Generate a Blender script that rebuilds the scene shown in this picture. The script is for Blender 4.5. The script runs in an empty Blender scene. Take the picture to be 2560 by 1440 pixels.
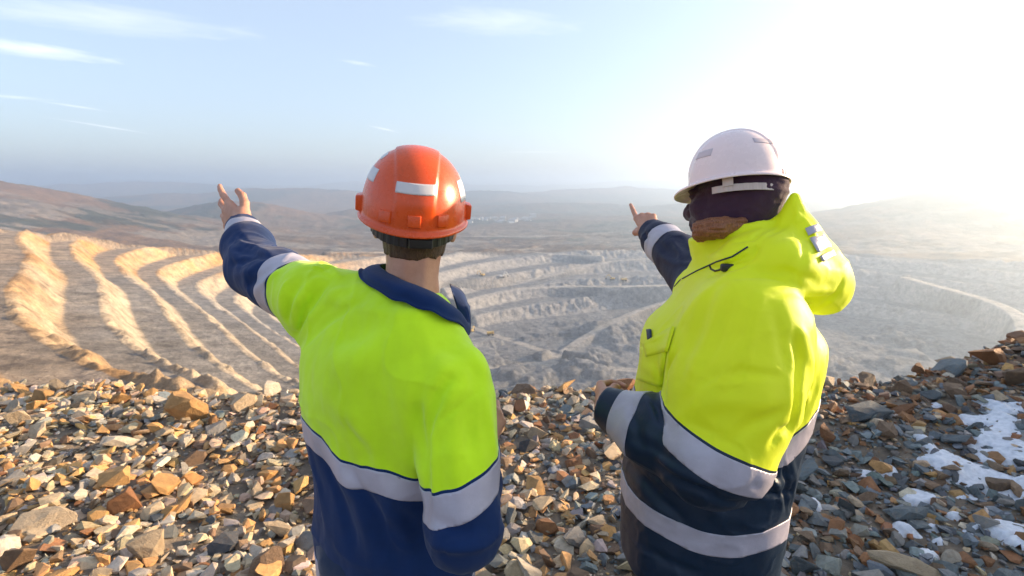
import bpy, bmesh, math, random
import numpy as np
from mathutils import Vector, Matrix, noise as mnoise

C = bpy.context.scene.collection
S = bpy.context.scene
rad = math.radians

# ------------------------------------------------------------------ camera
CAM = Vector((0.0, 0.0, 1.72))
PITCH = rad(11.31)
FPX = 1300.0                       # focal length in pixels of the 2560 px wide photograph
cd = bpy.data.cameras.new('camera')
cam = bpy.data.objects.new('camera', cd)
C.objects.link(cam)
cam.location = CAM
cam.rotation_euler = (rad(90) - PITCH, 0, 0)
cd.sensor_width = 36.0
cd.lens = FPX / 2560.0 * 36.0
cd.clip_start = 0.05
cd.clip_end = 300000.0
cd.dof.use_dof = True
cd.dof.focus_distance = 1.22
cd.dof.aperture_fstop = 7.1
S.camera = cam

# ------------------------------------------------------------------ sun and sky
SUN_AZ, SUN_EL = 72.0, 13.0        # degrees to the right of the view axis, above the horizon
sun_dir = Vector((math.sin(rad(SUN_AZ)) * math.cos(rad(SUN_EL)), math.cos(rad(SUN_AZ)) * math.cos(rad(SUN_EL)), math.sin(rad(SUN_EL))))
ld = bpy.data.lights.new('sun', 'SUN')
ld.energy = 5.0
ld.angle = rad(0.6)
ld.color = (1.0, 0.73, 0.46)
sun = bpy.data.objects.new('sun', ld)
C.objects.link(sun)
sun.rotation_euler = sun_dir.to_track_quat('Z', 'Y').to_euler()

W = bpy.data.worlds.new('World')
S.world = W
W.use_nodes = True


def build_world():
    nt = W.node_tree
    nt.nodes.clear()
    N, L = nt.nodes.new, nt.links.new
    out = N('ShaderNodeOutputWorld')
    bg = N('ShaderNodeBackground')
    bg.inputs['Strength'].default_value = 0.115
    L(bg.outputs[0], out.inputs['Surface'])
    sky = N('ShaderNodeTexSky')
    sky.sky_type = 'NISHITA'
    sky.sun_disc = False
    sky.sun_elevation = rad(SUN_EL)
    sky.sun_rotation = rad(SUN_AZ)
    sky.altitude = 600
    sky.air_density = 1.0
    sky.dust_density = 3.1
    sky.ozone_density = 2.5
    # cirrus: a layer seen by direction, laid out on the plane of the sky at height one
    tc = N('ShaderNodeTexCoord')
    sep = N('ShaderNodeSeparateXYZ')
    L(tc.outputs['Generated'], sep.inputs[0])

    def mth(op, a, b=None, c=None):
        n = N('ShaderNodeMath')
        n.operation = op
        for i, v in enumerate((a, b, c)):
            if v is None:
                continue
            if isinstance(v, (int, float)):
                n.inputs[i].default_value = v
            else:
                L(v, n.inputs[i])
        return n.outputs[0]

    zc = mth('MAXIMUM', sep.outputs[2], 0.03)
    u = mth('DIVIDE', sep.outputs[0], zc)
    v = mth('DIVIDE', sep.outputs[1], zc)
    uv = N('ShaderNodeCombineXYZ')
    L(u, uv.inputs[0])
    L(v, uv.inputs[1])
    total = None

    def wisp(u0, v0, ang, lu, lv, gain, fine=1.0):
        nonlocal total
        mp = N('ShaderNodeMapping')
        mp.vector_type = 'TEXTURE'
        mp.inputs['Location'].default_value = (u0, v0, 0)
        mp.inputs['Rotation'].default_value = (0, 0, ang)
        mp.inputs['Scale'].default_value = (lu, lv, 1)
        L(uv.outputs[0], mp.inputs[0])
        nz = N('ShaderNodeTexNoise')
        nz.inputs['Scale'].default_value = 1.6 * fine
        nz.inputs['Detail'].default_value = 7
        nz.inputs['Roughness'].default_value = 0.62
        nz.inputs['Distortion'].default_value = 0.6
        L(mp.outputs[0], nz.inputs['Vector'])
        ln = N('ShaderNodeVectorMath')
        ln.operation = 'LENGTH'
        L(mp.outputs[0], ln.inputs[0])
        fall = mth('SUBTRACT', 1.0, ln.outputs['Value'])
        s = mth('ADD', fall, mth('MULTIPLY', mth('SUBTRACT', nz.outputs[0], 0.5), 1.7))
        m = mth('MULTIPLY', mth('SMOOTH_MAX', s, 0.0, 0.15), gain)
        total = m if total is None else mth('ADD', total, m)

    for w in WISPS:
        wisp(*w)
    total = mth('MINIMUM', total, 0.85)
    mix = N('ShaderNodeMix')
    mix.data_type = 'RGBA'
    L(total, mix.inputs[0])
    veil = N('ShaderNodeMix')                    # a thin white veil of high ice cloud over the whole sky
    veil.data_type = 'RGBA'
    veil.inputs[0].default_value = 0.40
    L(sky.outputs[0], veil.inputs[6])
    veil.inputs[7].default_value = (3.5, 3.8, 4.4, 1)
    L(veil.outputs[2], mix.inputs[6])
    mix.inputs[7].default_value = (6.6, 6.5, 6.6, 1)
    L(mix.outputs[2], bg.inputs['Color'])


def sky_uv(px, py):
    """Plan position, on a sky layer at height one, of a direction given as it stands in the photograph."""
    a, b = (px - 1280) / FPX, (720 - py) / FPX
    y, z = math.cos(PITCH) + b * math.sin(PITCH), -math.sin(PITCH) + b * math.cos(PITCH)
    return a / z, y / z


def _w(px0, py0, px1, py1, width, gain, fine=1.0):
    (u0, v0), (u1, v1) = sky_uv(px0, py0), sky_uv(px1, py1)
    return ((u0 + u1) / 2, (v0 + v1) / 2, math.atan2(v1 - v0, u1 - u0), math.hypot(u1 - u0, v1 - v0) / 2 * 1.25, width, gain, fine)


WISPS = [_w(-120, 95, 250, 150, 0.36, 0.42), _w(-100, 10, 560, 80, 0.44, 0.22), _w(120, 255, 260, 277, 0.11, 0.34),
         _w(150, 298, 370, 334, 0.11, 0.42), _w(1080, 40, 1400, 70, 0.34, 0.18), _w(-60, 235, 120, 250, 0.2, 0.25),
         _w(930, 315, 990, 330, 0.10, 0.4), _w(860, 150, 930, 165, 0.08, 0.2), _w(1250, 380, 1420, 380, 0.5, 0.2)]
build_world()
S.view_settings.view_transform = 'Standard'
S.view_settings.look = 'None'
S.view_settings.gamma = 1
S.view_settings.use_curve_mapping = False
S.view_settings.exposure = 1.36
S.cycles.use_denoising = True
S.cycles.max_bounces = 8
S.cycles.volume_bounces = 1
S.cycles.transparent_max_bounces = 8


# ------------------------------------------------------------------ helpers
def at(px, py, Y):
    """World point at distance Y ahead of the camera on the line of sight through a point of the photograph."""
    a, b = (px - 1280) / FPX, (720 - py) / FPX
    y = math.cos(PITCH) + b * math.sin(PITCH)
    z = -math.sin(PITCH) + b * math.cos(PITCH)
    t = Y / y
    return np.array((a * t, Y, CAM.z + z * t))


def hash3(ix, iy, iz, seed):
    with np.errstate(over='ignore'):
        h = ix.astype(np.uint32) * np.uint32(374761393) + iy.astype(np.uint32) * np.uint32(668265263) + iz.astype(np.uint32) * np.uint32(2246822519) + np.uint32(seed * 3266489917 & 0xffffffff)
        h = (h ^ (h >> np.uint32(13))) * np.uint32(1274126177)
        h = (h ^ (h >> np.uint32(16))) * np.uint32(2654435761)
        h = h ^ (h >> np.uint32(15))
    return h.astype(np.float64) / 2147483647.5 - 1.0


def vnoise(p, seed=0):
    """Smooth value noise in [-1, 1] at points p (n x 3)."""
    i = np.floor(p)
    f = p - i
    u = f * f * f * (f * (f * 6 - 15) + 10)
    i = i.astype(np.int64)
    r = 0
    for dx in (0, 1):
        wx = u[:, 0] if dx else 1 - u[:, 0]
        for dy in (0, 1):
            wy = u[:, 1] if dy else 1 - u[:, 1]
            for dz in (0, 1):
                wz = u[:, 2] if dz else 1 - u[:, 2]
                r = r + wx * wy * wz * hash3(i[:, 0] + dx, i[:, 1] + dy, i[:, 2] + dz, seed)
    return r


def fbm(p, seed=0, octaves=4, gain=0.5, lac=2.03):
    r, a = 0, 1.0
    for k in range(octaves):
        r = r + a * vnoise(p * lac ** k, seed + k * 17)
        a *= gain
    return r


def fbm2(x, y, scale, seed=0, octaves=4, gain=0.5):
    return fbm(np.stack([x / scale, y / scale, np.zeros_like(x)], 1), seed, octaves, gain)


def sstep(a, b, x):
    t = np.clip((x - a) / (b - a), 0, 1)
    return t * t * (3 - 2 * t)


def tag(o, label=None, cat=None, group=None, kind=None):
    for k, v in (('label', label), ('category', cat), ('group', group), ('kind', kind)):
        if v:
            o[k] = v
    return o


def mesh_obj(name, verts, faces, mats, parent=None, smooth=True, base=None, mat_idx=None):
    """Link ONE mesh object; verts in world coordinates, stored relative to the parent's (or base's) location."""
    me = bpy.data.meshes.new(name)
    verts = np.asarray(verts, dtype=np.float64)
    off = np.array(parent_origin(parent)) if parent is not None else np.array(base if base is not None else (0, 0, 0), dtype=float)
    v = verts - off
    if isinstance(faces, np.ndarray):
        k = faces.shape[1]
        me.vertices.add(len(v))
        me.vertices.foreach_set('co', v.astype(np.float32).ravel())
        me.loops.add(faces.size)
        me.loops.foreach_set('vertex_index', faces.astype(np.int32).ravel())
        me.polygons.add(len(faces))
        me.polygons.foreach_set('loop_start', np.arange(0, faces.size, k, dtype=np.int32))
        me.polygons.foreach_set('loop_total', np.full(len(faces), k, dtype=np.int32))
        me.update(calc_edges=True)
    else:
        me.from_pydata([tuple(p) for p in v], [], [tuple(f) for f in faces])
    if not isinstance(mats, (list, tuple)):
        mats = [mats]
    for m in mats:
        me.materials.append(m)
    if mat_idx is not None:
        me.polygons.foreach_set('material_index', np.asarray(mat_idx, dtype=np.int32))
    me.polygons.foreach_set('use_smooth', np.full(len(me.polygons), smooth, dtype=bool))
    me.validate()
    me.update()
    o = bpy.data.objects.new(name, me)
    C.objects.link(o)
    if parent is not None:
        o.parent = parent
    else:
        o.location = off
    return o


def parent_origin(o):
    p = Vector((0, 0, 0))
    while o is not None:
        p = p + o.location
        o = o.parent
    return tuple(p)


def empty(name, loc):
    o = bpy.data.objects.new(name, None)
    o.empty_display_size = 0.2
    C.objects.link(o)
    o.location = loc
    return o


def bm_obj(name, bm, mat, parent=None, smooth=False, base=None):
    bm.verts.ensure_lookup_table()
    v = [tuple(x.co) for x in bm.verts]
    bm.verts.index_update()
    f = [[x.index for x in fc.verts] for fc in bm.faces]
    bm.free()
    return mesh_obj(name, v, f, mat, parent, smooth, base)


def color_attr(o, name, rgb):
    """Per-vertex colour of the material itself (n x 3, linear)."""
    a = o.data.color_attributes.new(name, 'FLOAT_COLOR', 'POINT')
    c = np.ones((len(rgb), 4), dtype=np.float32)
    c[:, :3] = rgb
    a.data.foreach_set('color', c.ravel())


# ------------------------------------------------------------------ materials
class Mat:
    def __init__(s, name):
        s.m = bpy.data.materials.new(name)
        s.m.use_nodes = True
        s.nt = s.m.node_tree
        s.b = s.nt.nodes['Principled BSDF']
        s.out = s.nt.nodes['Material Output']

    def N(s, t, **kw):
        n = s.nt.nodes.new(t)
        for k, v in kw.items():
            if k in n.inputs.keys():
                n.inputs[k].default_value = v
            else:
                setattr(n, k, v)
        return n

    def L(s, a, b):
        s.nt.links.new(a, b)

    def coords(s):
        return s.N('ShaderNodeNewGeometry').outputs['Position']

    def noise(s, scale, detail=4, rough=0.55, vec=None, dist=0.0):
        n = s.N('ShaderNodeTexNoise')
        n.inputs['Scale'].default_value = scale
        n.inputs['Detail'].default_value = detail
        n.inputs['Roughness'].default_value = rough
        n.inputs['Distortion'].default_value = dist
        s.L(vec if vec is not None else s.N('ShaderNodeTexCoord').outputs['Object'], n.inputs['Vector'])
        return n.outputs[0]

    def ramp(s, fac, stops):
        r = s.N('ShaderNodeValToRGB')
        e = r.color_ramp.elements
        while len(e) < len(stops):
            e.new(0.5)
        for k, (p, c) in enumerate(stops):
            e[k].position = p
            e[k].color = (*c, 1)
        s.L(fac, r.inputs[0])
        return r.outputs[0]

    def mix(s, fac, a, b, blend='MIX'):
        n = s.N('ShaderNodeMix', data_type='RGBA', blend_type=blend)
        for i, v in ((0, fac), (6, a), (7, b)):
            if isinstance(v, (int, float)):
                n.inputs[i].default_value = v
            elif isinstance(v, tuple):
                n.inputs[i].default_value = (*v, 1)
            else:
                s.L(v, n.inputs[i])
        return n.outputs[2]

    def math(s, op, a, b=None):
        n = s.N('ShaderNodeMath', operation=op)
        for i, v in enumerate((a, b)):
            if v is None:
                continue
            if isinstance(v, (int, float)):
                n.inputs[i].default_value = v
            else:
                s.L(v, n.inputs[i])
        return n.outputs[0]

    def attr(s, name):
        return s.N('ShaderNodeAttribute', attribute_name=name).outputs['Color']

    def color(s, c):
        if isinstance(c, tuple):
            s.b.inputs['Base Color'].default_value = (*c, 1)
        else:
            s.L(c, s.b.inputs['Base Color'])

    def bump(s, h, strength=0.3, dist=0.01):
        n = s.N('ShaderNodeBump')
        n.inputs['Strength'].default_value = strength
        n.inputs['Distance'].default_value = dist
        s.L(h, n.inputs['Height'])
        s.L(n.outputs[0], s.b.inputs['Normal'])

    def set(s, **kw):
        for k, v in kw.items():
            s.b.inputs[k.replace('_', ' ')].default_value = v
        return s


def tris(Q):
    return np.vstack([Q[:, [0, 1, 2]], Q[:, [0, 2, 3]]])
# ------------------------------------------------------------------ the land: one sheet out to the horizon
PC = np.array((200.0, 900.0))      # middle of the pit
# points of the pit rim (x, y, z) and the radius of the pit floor in that direction
RIM = [((0, 14, -1), 400), ((-150, 60, 2), 390), ((-400, 330, -18), 340), ((-560, 560, -42), 330), ((-600, 740, -74), 350),
       ((-520, 950, -122), 330), ((-300, 1250, -168), 270), ((0, 1550, -200), 230), ((500, 1700, -215), 330), ((1100, 1500, -205), 560),
       ((1400, 1000, -170), 700), ((1100, 400, -90), 600), ((600, 60, -20), 450)]
FLOOR = -300.0
STEP = 22.5
_th = np.array([math.atan2(p[1] - PC[1], p[0] - PC[0]) for p, r in RIM])
_o = np.argsort(_th)
_th = _th[_o]
_R = np.array([math.hypot(p[0] - PC[0], p[1] - PC[1]) for p, r in RIM])[_o]
_r = np.array([r for p, r in RIM], dtype=float)[_o]
_z = np.array([p[2] for p, r in RIM], dtype=float)[_o]


def periodic(th, val):
    """Smooth periodic interpolation of val over the angles _th (Catmull-Rom)."""
    n = len(_th)
    T = np.concatenate([_th - 2 * math.pi, _th, _th + 2 * math.pi])
    V = np.concatenate([val, val, val])
    k = np.clip(np.searchsorted(T, th) - 1, 1, 3 * n - 3)
    t0, t1 = T[k], T[k + 1]
    s = (th - t0) / (t1 - t0)
    m0 = (V[k + 1] - V[k - 1]) / (T[k + 1] - T[k - 1]) * (t1 - t0)
    m1 = (V[k + 2] - V[k]) / (T[k + 2] - T[k]) * (t1 - t0)
    return (2 * s**3 - 3 * s**2 + 1) * V[k] + (s**3 - 2 * s**2 + s) * m0 + (-2 * s**3 + 3 * s**2) * V[k + 1] + (s**3 - s**2) * m1


# hills: x, y, top height above the plain, half widths along and across, turn of the long axis (degrees)
PLAIN = -238.0
HILLS = [(-2700, 2000, 318, 1500, 900, 150), (-1700, 3300, 105, 620, 420, 160), (-950, 3700, 78, 420, 300, 10), (-2600, 6200, 150, 2300, 700, 5), (-500, 6900, 120, 1100, 600, 0),
         (1500, 8200, 165, 1900, 900, 8), (3600, 7800, 190, 1700, 900, 170), (3050, 2650, 268, 1500, 1000, 30), (400, 5200, 52, 900, 300, 0), (2300, 4700, 90, 900, 400, 170),
         (-6500, 9000, 200, 3200, 1200, 5), (-3000, 14000, 230, 5000, 1500, 4), (4500, 15000, 240, 5200, 1500, 176), (-12000, 17000, 270, 6000, 2000, 10), (12000, 14000, 260, 5000, 2000, 170),
         (500, 24000, 260, 9000, 2200, 0), (-14000, 27000, 330, 9000, 2500, 3), (15000, 26000, 330, 9000, 2500, 177), (0, 36000, 330, 22000, 3000, 0)]

# haul roads: x, y, z on the way, half width
ROADS = [([(-186, 1173, -285), (-135, 1226, -275), (21, 1348, -255), (99, 1407, -246), (198, 1498, -236), (288, 1547, -228), (388, 1571, -223), (590, 1640, -219)], 11),
         ([(60, 850, -300), (86, 888, -299), (131, 959, -292), (197, 1032, -281), (281, 1112, -270), (393, 1189, -258), (520, 1290, -248)], 10),
         ([(-420, 1180, -150), (-330, 1500, -190), (-234, 1684, -205), (0, 1666, -208), (147, 1584, -210), (266, 1563, -212)], 10),
         ([(20, 1288, -258), (144, 1310, -256), (285, 1299, -254), (428, 1300, -250)], 13),
         ([(-200, 1428, -225), (-96, 1547, -222), (13, 1668, -216), (120, 1900, -226)], 10),
         ([(700, 700, -292), (850, 830, -270), (980, 1000, -240), (960, 1250, -222)], 14),
         ([(86, 888, -300), (20, 960, -300), (-70, 1050, -297), (-186, 1173, -285)], 8),
         ([(-260, 790, -299), (-90, 805, -300), (60, 850, -300), (180, 820, -300), (380, 790, -300)], 9),
         ([(-700, 2500, -226), (0, 2350, -233), (700, 2700, -236)], 14)]


def seg_field(x, y, pts):
    """Distance in plan from points to a polyline, and the height of the polyline there."""
    best = np.full(x.shape, 1e9)
    zz = np.zeros(x.shape)
    for (x0, y0, z0), (x1, y1, z1) in zip(pts[:-1], pts[1:]):
        dx, dy = x1 - x0, y1 - y0
        t = np.clip(((x - x0) * dx + (y - y0) * dy) / (dx * dx + dy * dy), 0, 1)
        d = np.hypot(x - x0 - t * dx, y - y0 - t * dy)
        m = d < best
        best = np.where(m, d, best)
        zz = np.where(m, z0 + t * (z1 - z0), zz)
    return best, zz


def smooth_line(pts, n=6):
    p = np.array(pts, dtype=float)
    p = np.vstack([2 * p[0] - p[1], p, 2 * p[-1] - p[-2]])
    out = []
    for i in range(1, len(p) - 2):
        for k in range(n):
            t = k / n
            out.append(tuple(0.5 * ((2 * p[i]) + (-p[i-1] + p[i+1]) * t + (2*p[i-1] - 5*p[i] + 4*p[i+1] - p[i+2]) * t*t + (-p[i-1] + 3*p[i] - 3*p[i+1] + p[i+2]) * t**3)))
    out.append(tuple(p[-2]))
    return out


def rim_y(x):
    """How far ahead of the camera the lip of the standing ground lies."""
    return 3.98 + 0.22 * np.clip(x - 1.6, 0, 30) + 0.10 * np.sin(x * 1.3 + 0.5) + 0.06 * np.sin(x * 3.1) + 0.25 * np.clip(-x - 4, 0, 3)


def near_ground(x, y):
    """The rubble shelf the two people stand on; it rises to the right, where an unseen bank is raised to shade it."""
    z = 0.07 * fbm2(x, y, 1.3, 5, 3) + 0.02 * fbm2(x, y, 0.3, 6, 2)
    z = z + 0.06 * np.clip(x - 2.2, 0, 4)
    bank = sstep(1.2, 3.2, x - 1.02 * y) * sstep(3.2, 7.0, x) * (1.25 + 0.40 * fbm2(x, y, 2.2, 9, 3))  # added outside the view, sized to shadow the rubble on the right
    z = z + bank * sstep(-3.0, 1.0, y)
    z = z * sstep(0.35, 1.2, np.hypot(x + 0.25, y - 1.1)) * sstep(0.35, 1.2, np.hypot(x - 0.55, y - 1.2))
    return z


def land(x, y):
    """Height of the land, and what it is made of: flat bench, weathered top, road, green-brown hillside."""
    th = np.arctan2(y - PC[1], x - PC[0])
    rho = np.hypot(x - PC[0], y - PC[1])
    R, r, zr = periodic(th, _R), periodic(th, _r), periodic(th, _z)
    wob = 15 * fbm2(x, y, 420, 21, 2) + 1.3 * fbm2(x, y, 60, 22, 3)
    rr = rho + wob * sstep(30, 220, np.hypot(x, y))
    t = (rr - r) / (R - r)
    zb = FLOOR + np.clip(t, 0, 1.6) * (zr - FLOOR)
    # benches
    k = (zb - FLOOR) / STEP + 0.10 * fbm2(x, y, 700, 31, 2)
    fl = np.floor(k)
    fr = k - fl
    edge = 0.44 + 0.07 * fbm2(x, y, 200, 33, 2)
    face = sstep(edge, 0.97, fr)
    zt = FLOOR + (fl + 0.10 * np.clip(fr / edge, 0, 1) + 0.90 * face) * STEP
    inpit = sstep(-0.01, 0.02, t)
    steep = sstep(edge - 0.02, edge + 0.05, fr) * (1 - sstep(0.965, 0.985, fr)) * inpit
    chip = sstep(edge - 0.02, edge + 0.22, fr) * (1 - sstep(0.86, 0.98, fr)) * inpit
    rough = (1.8 * fbm2(x, y, 17, 41, 4) + 1.5 * np.abs(fbm2(x, y, 11, 43, 3)) + 1.2 * np.abs(fbm2(x, y, 6, 42, 2))) * (0.75 + 2.3 * sstep(-150, 150, x - 0.15 * (y - 900)))
    rough = rough * sstep(15, 60, np.hypot(x, y))
    zt = zt + rough * (0.13 + 0.87 * chip)
    # the floor: low heaps and cuts
    heaps = 24 * np.clip(fbm2(x, y, 120, 51, 4) + 0.05, 0, 1) * sstep(0.10, -0.25, t)
    stepped = np.floor(heaps / 5.5) * 5.5 + 5.5 * sstep(0.55, 0.95, heaps / 5.5 - np.floor(heaps / 5.5))
    zp = np.where(t < 0, FLOOR + 0.6 * rough * 0.4, zt) + stepped * sstep(0.05, -0.05, t)
    # natural land outside
    hl = np.full(x.shape, 0.0)
    for hx, hy, hh, sa, sb, an in HILLS:
        c, s = math.cos(rad(an)), math.sin(rad(an))
        u, v = ((x - hx) * c + (y - hy) * s) / sa, (-(x - hx) * s + (y - hy) * c) / sb
        q = u * u + v * v
        hl = np.maximum(hl, hh * np.exp(-q) * (1.0)) + 0.15 * hh * np.exp(-q * 1.4)
    rng = np.hypot(x, y)
    nat = PLAIN + hl * (1 + 0.22 * fbm2(x, y, 900, 61, 4)) + 10 * fbm2(x, y, 420, 62, 5) * sstep(1500, 3500, rng) + 55 * np.abs(fbm2(x, y, 3500, 64, 4)) * sstep(5000, 14000, rng)
    over = np.clip((rr - R) / 520, 0, 1)
    zo = zr + (nat - zr) * (over * over * (3 - 2 * over)) + 5 * fbm2(x, y, 60, 63, 4) * sstep(20, 90, rng)
    z = np.where(t < 1, np.minimum(zp, np.maximum(zo, zr) + 6), zo)
    road = np.zeros(x.shape)
    for pts, hw in ROADS:
        d, zz = seg_field(x, y, smooth_line(pts))
        w = sstep(hw * 1.7, hw, d)
        z = z * (1 - w) + zz * w
        road = np.maximum(road, sstep(hw * 1.15, hw * 0.8, d))
    depth_below = np.clip((zr - zb), -20, 400)
    return z, t, steep * sstep(1.0, 0.985, t), road, depth_below, rng


def full_land(x, y):
    zl, t, steep, road, below, rng = land(x, y)
    ry = rim_y(x)
    zn = near_ground(x, y)
    past = y - ry
    zslope = near_ground(x, ry) - 0.78 * past - 0.10 * np.clip(past, 0, 0.5) + 0.0
    zl = np.minimum(zl, -62 + 110 * sstep(90, 400, rng) + 400 * sstep(380, 460, rng))
    shelf = np.where(past < 0, zn, np.maximum(zslope, zl))
    far_shelf = sstep(14, 40, np.hypot(x, np.minimum(y, 0) * 0))       # the shelf runs out to either side
    shelf = np.where(past < 0, zn - 0.25 * np.clip(np.abs(x) - 14, 0, 400) * sstep(14, 30, np.abs(x)), shelf)
    near = rng < 400
    z = np.where(near & (past < 0), shelf, np.where(near & (past >= 0), np.maximum(zslope, zl), zl))
    return z, t, steep, road, below, rng


def grid_land():
    az = np.concatenate([np.linspace(-180, -66, 40)[:-1], np.linspace(-66, 66, 900), np.linspace(66, 180, 40)[1:-1]])
    r = [0.25]
    while r[-1] < 60000:
        q = r[-1]
        s = 0.02 if q < 10 else 0.014 if q < 120 else 0.0052 if q < 2300 else 0.012 if q < 9000 else 0.02
        r.append(q * (1 + s))
    r = np.array(r)
    A, Rr = np.meshgrid(np.radians(az), r)
    X, Y = (np.sin(A) * Rr), (np.cos(A) * Rr)
    n_r, n_a = X.shape
    z, t, steep, road, below, rng = full_land(X.ravel(), Y.ravel())
    V = np.stack([X.ravel(), Y.ravel(), z], 1)
    return V, n_r, n_a, r, t, steep, road, below, rng


def land_colors(V, t, steep, road, below, rng):
    x, y, z = V[:, 0], V[:, 1], V[:, 2]
    n1 = fbm2(x, y, 130, 71, 4) * 0.5 + 0.5
    n2 = fbm2(x, y, 24, 72, 4) * 0.5 + 0.5
    n3 = fbm(np.stack([x / 60, y / 60, z / 9], 1), 73, 4) * 0.5 + 0.5
    grey = np.array((0.212, 0.212, 0.214)) + (n1[:, None] - 0.5) * np.array((0.08, 0.07, 0.05))
    tan = np.array((0.47, 0.385, 0.28)) + (n3[:, None] - 0.5) * np.array((0.20, 0.17, 0.13))
    orange = np.array((0.50, 0.285, 0.105)) + (n3[:, None] - 0.5) * np.array((0.24, 0.20, 0.12))
    left = np.maximum(sstep(-230, -500, x + 60 * (n1 - 0.5)), sstep(720, 420, y) * sstep(60, -120, x))
    facec = tan * (0.12 + 0.88 * left[:, None]) + grey * (1.15 * (1 - left[:, None]))
    topw = sstep(85, 10, below + 55 * (n1 - 0.5)) * left * (0.45 + 0.55 * n2)
    facec = facec * (1 - topw[:, None]) + orange * topw[:, None]
    benchc = np.array((0.178, 0.182, 0.190)) * (0.82 + 0.36 * n2[:, None]) + left[:, None] * np.array((0.058, 0.038, 0.012)) + 0.25 * topw[:, None] * (orange - 0.18)
    c = benchc * (1 - steep[:, None]) + facec * steep[:, None]
    rc = np.array((0.38, 0.35, 0.31)) * (0.92 + 0.16 * n2[:, None])
    c = c * (1 - 0.8 * road[:, None]) + rc * (0.8 * road[:, None])
    # outside the pit: larch brown and dark evergreen woods, pale spoil and fields near the rim
    n4 = fbm2(x, y, 700, 74, 5) * 0.5 + 0.5
    n5 = fbm2(x, y, 90, 75, 4) * 0.5 + 0.5
    brown = np.array((0.130, 0.092, 0.064)) * (0.7 + 0.6 * n5[:, None])
    brown = brown + sstep(-300, -1500, x)[:, None] * np.array((0.060, 0.026, 0.008))
    dark = np.array((0.050, 0.058, 0.045)) * (0.8 + 0.4 * n5[:, None])
    w = sstep(0.40, 0.62, n4 + 0.35 * (n5 - 0.5) - 0.06 + 0.10 * sstep(0, -1500, x) * -1)
    out = brown * (1 - w[:, None]) + dark * w[:, None]
    spoil = np.array((0.21, 0.18, 0.15)) * (0.75 + 0.5 * n2[:, None])
    sp = sstep(0.48, 0.60, fbm2(x, y * 2.4, 260, 76, 4) * 0.5 + 0.5) * sstep(3600, 1900, rng)
    out = out * (1 - sp[:, None]) + spoil * sp[:, None]
    o = sstep(1.0, 1.02, t)
    edge = (sstep(1.16, 1.0, t) * o * left)[:, None]
    out = out * (1 - edge) + orange * edge
    c = c * (1 - o[:, None]) + (out * (1 - 0.7 * road[:, None]) + rc * 0.7 * road[:, None]) * o[:, None]
    return np.clip(c, 0.02, 0.7)


mt = Mat('quarried_rock')
col = mt.attr('Col')
pos = mt.coords()
nz = mt.noise(0.09, 6, 0.65, pos)
mt.color(mt.mix(0.8, col, mt.ramp(nz, [(0.30, (0.38, 0.38, 0.41)), (0.5, (1, 1, 1)), (0.70, (1.6, 1.54, 1.45))]), 'MULTIPLY'))
mt.set(Roughness=0.95)
mt.b.inputs['Specular IOR Level'].default_value = 0.15
nf = mt.noise(0.42, 7, 0.75, pos)
mt.color(mt.mix(0.6, mt.b.inputs['Base Color'].links[0].from_socket, mt.ramp(nf, [(0.34, (0.5, 0.5, 0.52)), (0.5, (1, 1, 1)), (0.66, (1.45, 1.42, 1.36))]), 'MULTIPLY'))
mt.bump(mt.noise(0.22, 9, 0.74, pos), 1.0, 3.2)
M_LAND = mt.m

mt = Mat('wooded_hillside')
col = mt.attr('Col')
pos = mt.coords()
nz = mt.noise(0.022, 8, 0.7, pos)
mt.color(mt.mix(0.7, col, mt.ramp(nz, [(0.3, (0.4, 0.42, 0.42)), (0.5, (1, 1, 1)), (0.7, (1.6, 1.45, 1.3))]), 'MULTIPLY'))
mt.set(Roughness=1.0)
mt.b.inputs['Specular IOR Level'].default_value = 0.05
mt.bump(mt.noise(0.05, 8, 0.7, pos), 1.0, 12)
M_HILL = mt.m

mt = Mat('crushed_stone_ground')
nz = mt.noise(14, 6, 0.7)
mt.color(mt.ramp(nz, [(0.3, (0.14, 0.115, 0.09)), (0.55, (0.26, 0.205, 0.15)), (0.75, (0.34, 0.265, 0.185))]))
mt.set(Roughness=0.95)
mt.bump(mt.noise(55, 8, 0.75), 0.9, 0.03)
M_GROUND = mt.m

V, NR, NA, RS, T_, STEEP, ROAD, BELOW, RNG = grid_land()
COLS = land_colors(V, T_, STEEP, ROAD, BELOW, RNG)


def sheet(name, i0, i1, mat):
    n = i1 - i0 + 1
    idx = (np.arange(n)[:, None] * NA + np.arange(NA)[None, :])
    nxt = np.roll(idx, -1, axis=1)
    F = np.stack([idx[:-1], nxt[:-1], nxt[1:], idx[1:]], -1).reshape(-1, 4)[:, ::-1]
    v = V[i0 * NA:(i1 + 1) * NA]
    if i0 == 0:                                                     # close the middle
        v = np.vstack([v, [[0.0, 0.0, v[:NA, 2].mean()]]])
        k = np.arange(NA)
        F = np.vstack([tris(F), np.stack([np.full(NA, len(v) - 1), (k + 1) % NA, k], 1)])
    o = mesh_obj(name, v, np.ascontiguousarray(F), mat)
    color_attr(o, 'Col', np.vstack([COLS[i0 * NA:(i1 + 1) * NA], COLS[:len(v) - n * NA]]))
    tag(o, kind='structure')
    return o


i_a = int(np.searchsorted(RS, 11.0))
i_b = int(np.searchsorted(RS, 2100.0))
sheet('ground', 0, i_a, M_GROUND)
sheet('terrain', i_a, i_b, M_LAND)
sheet('hills', i_b, NR - 1, M_HILL)

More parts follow.
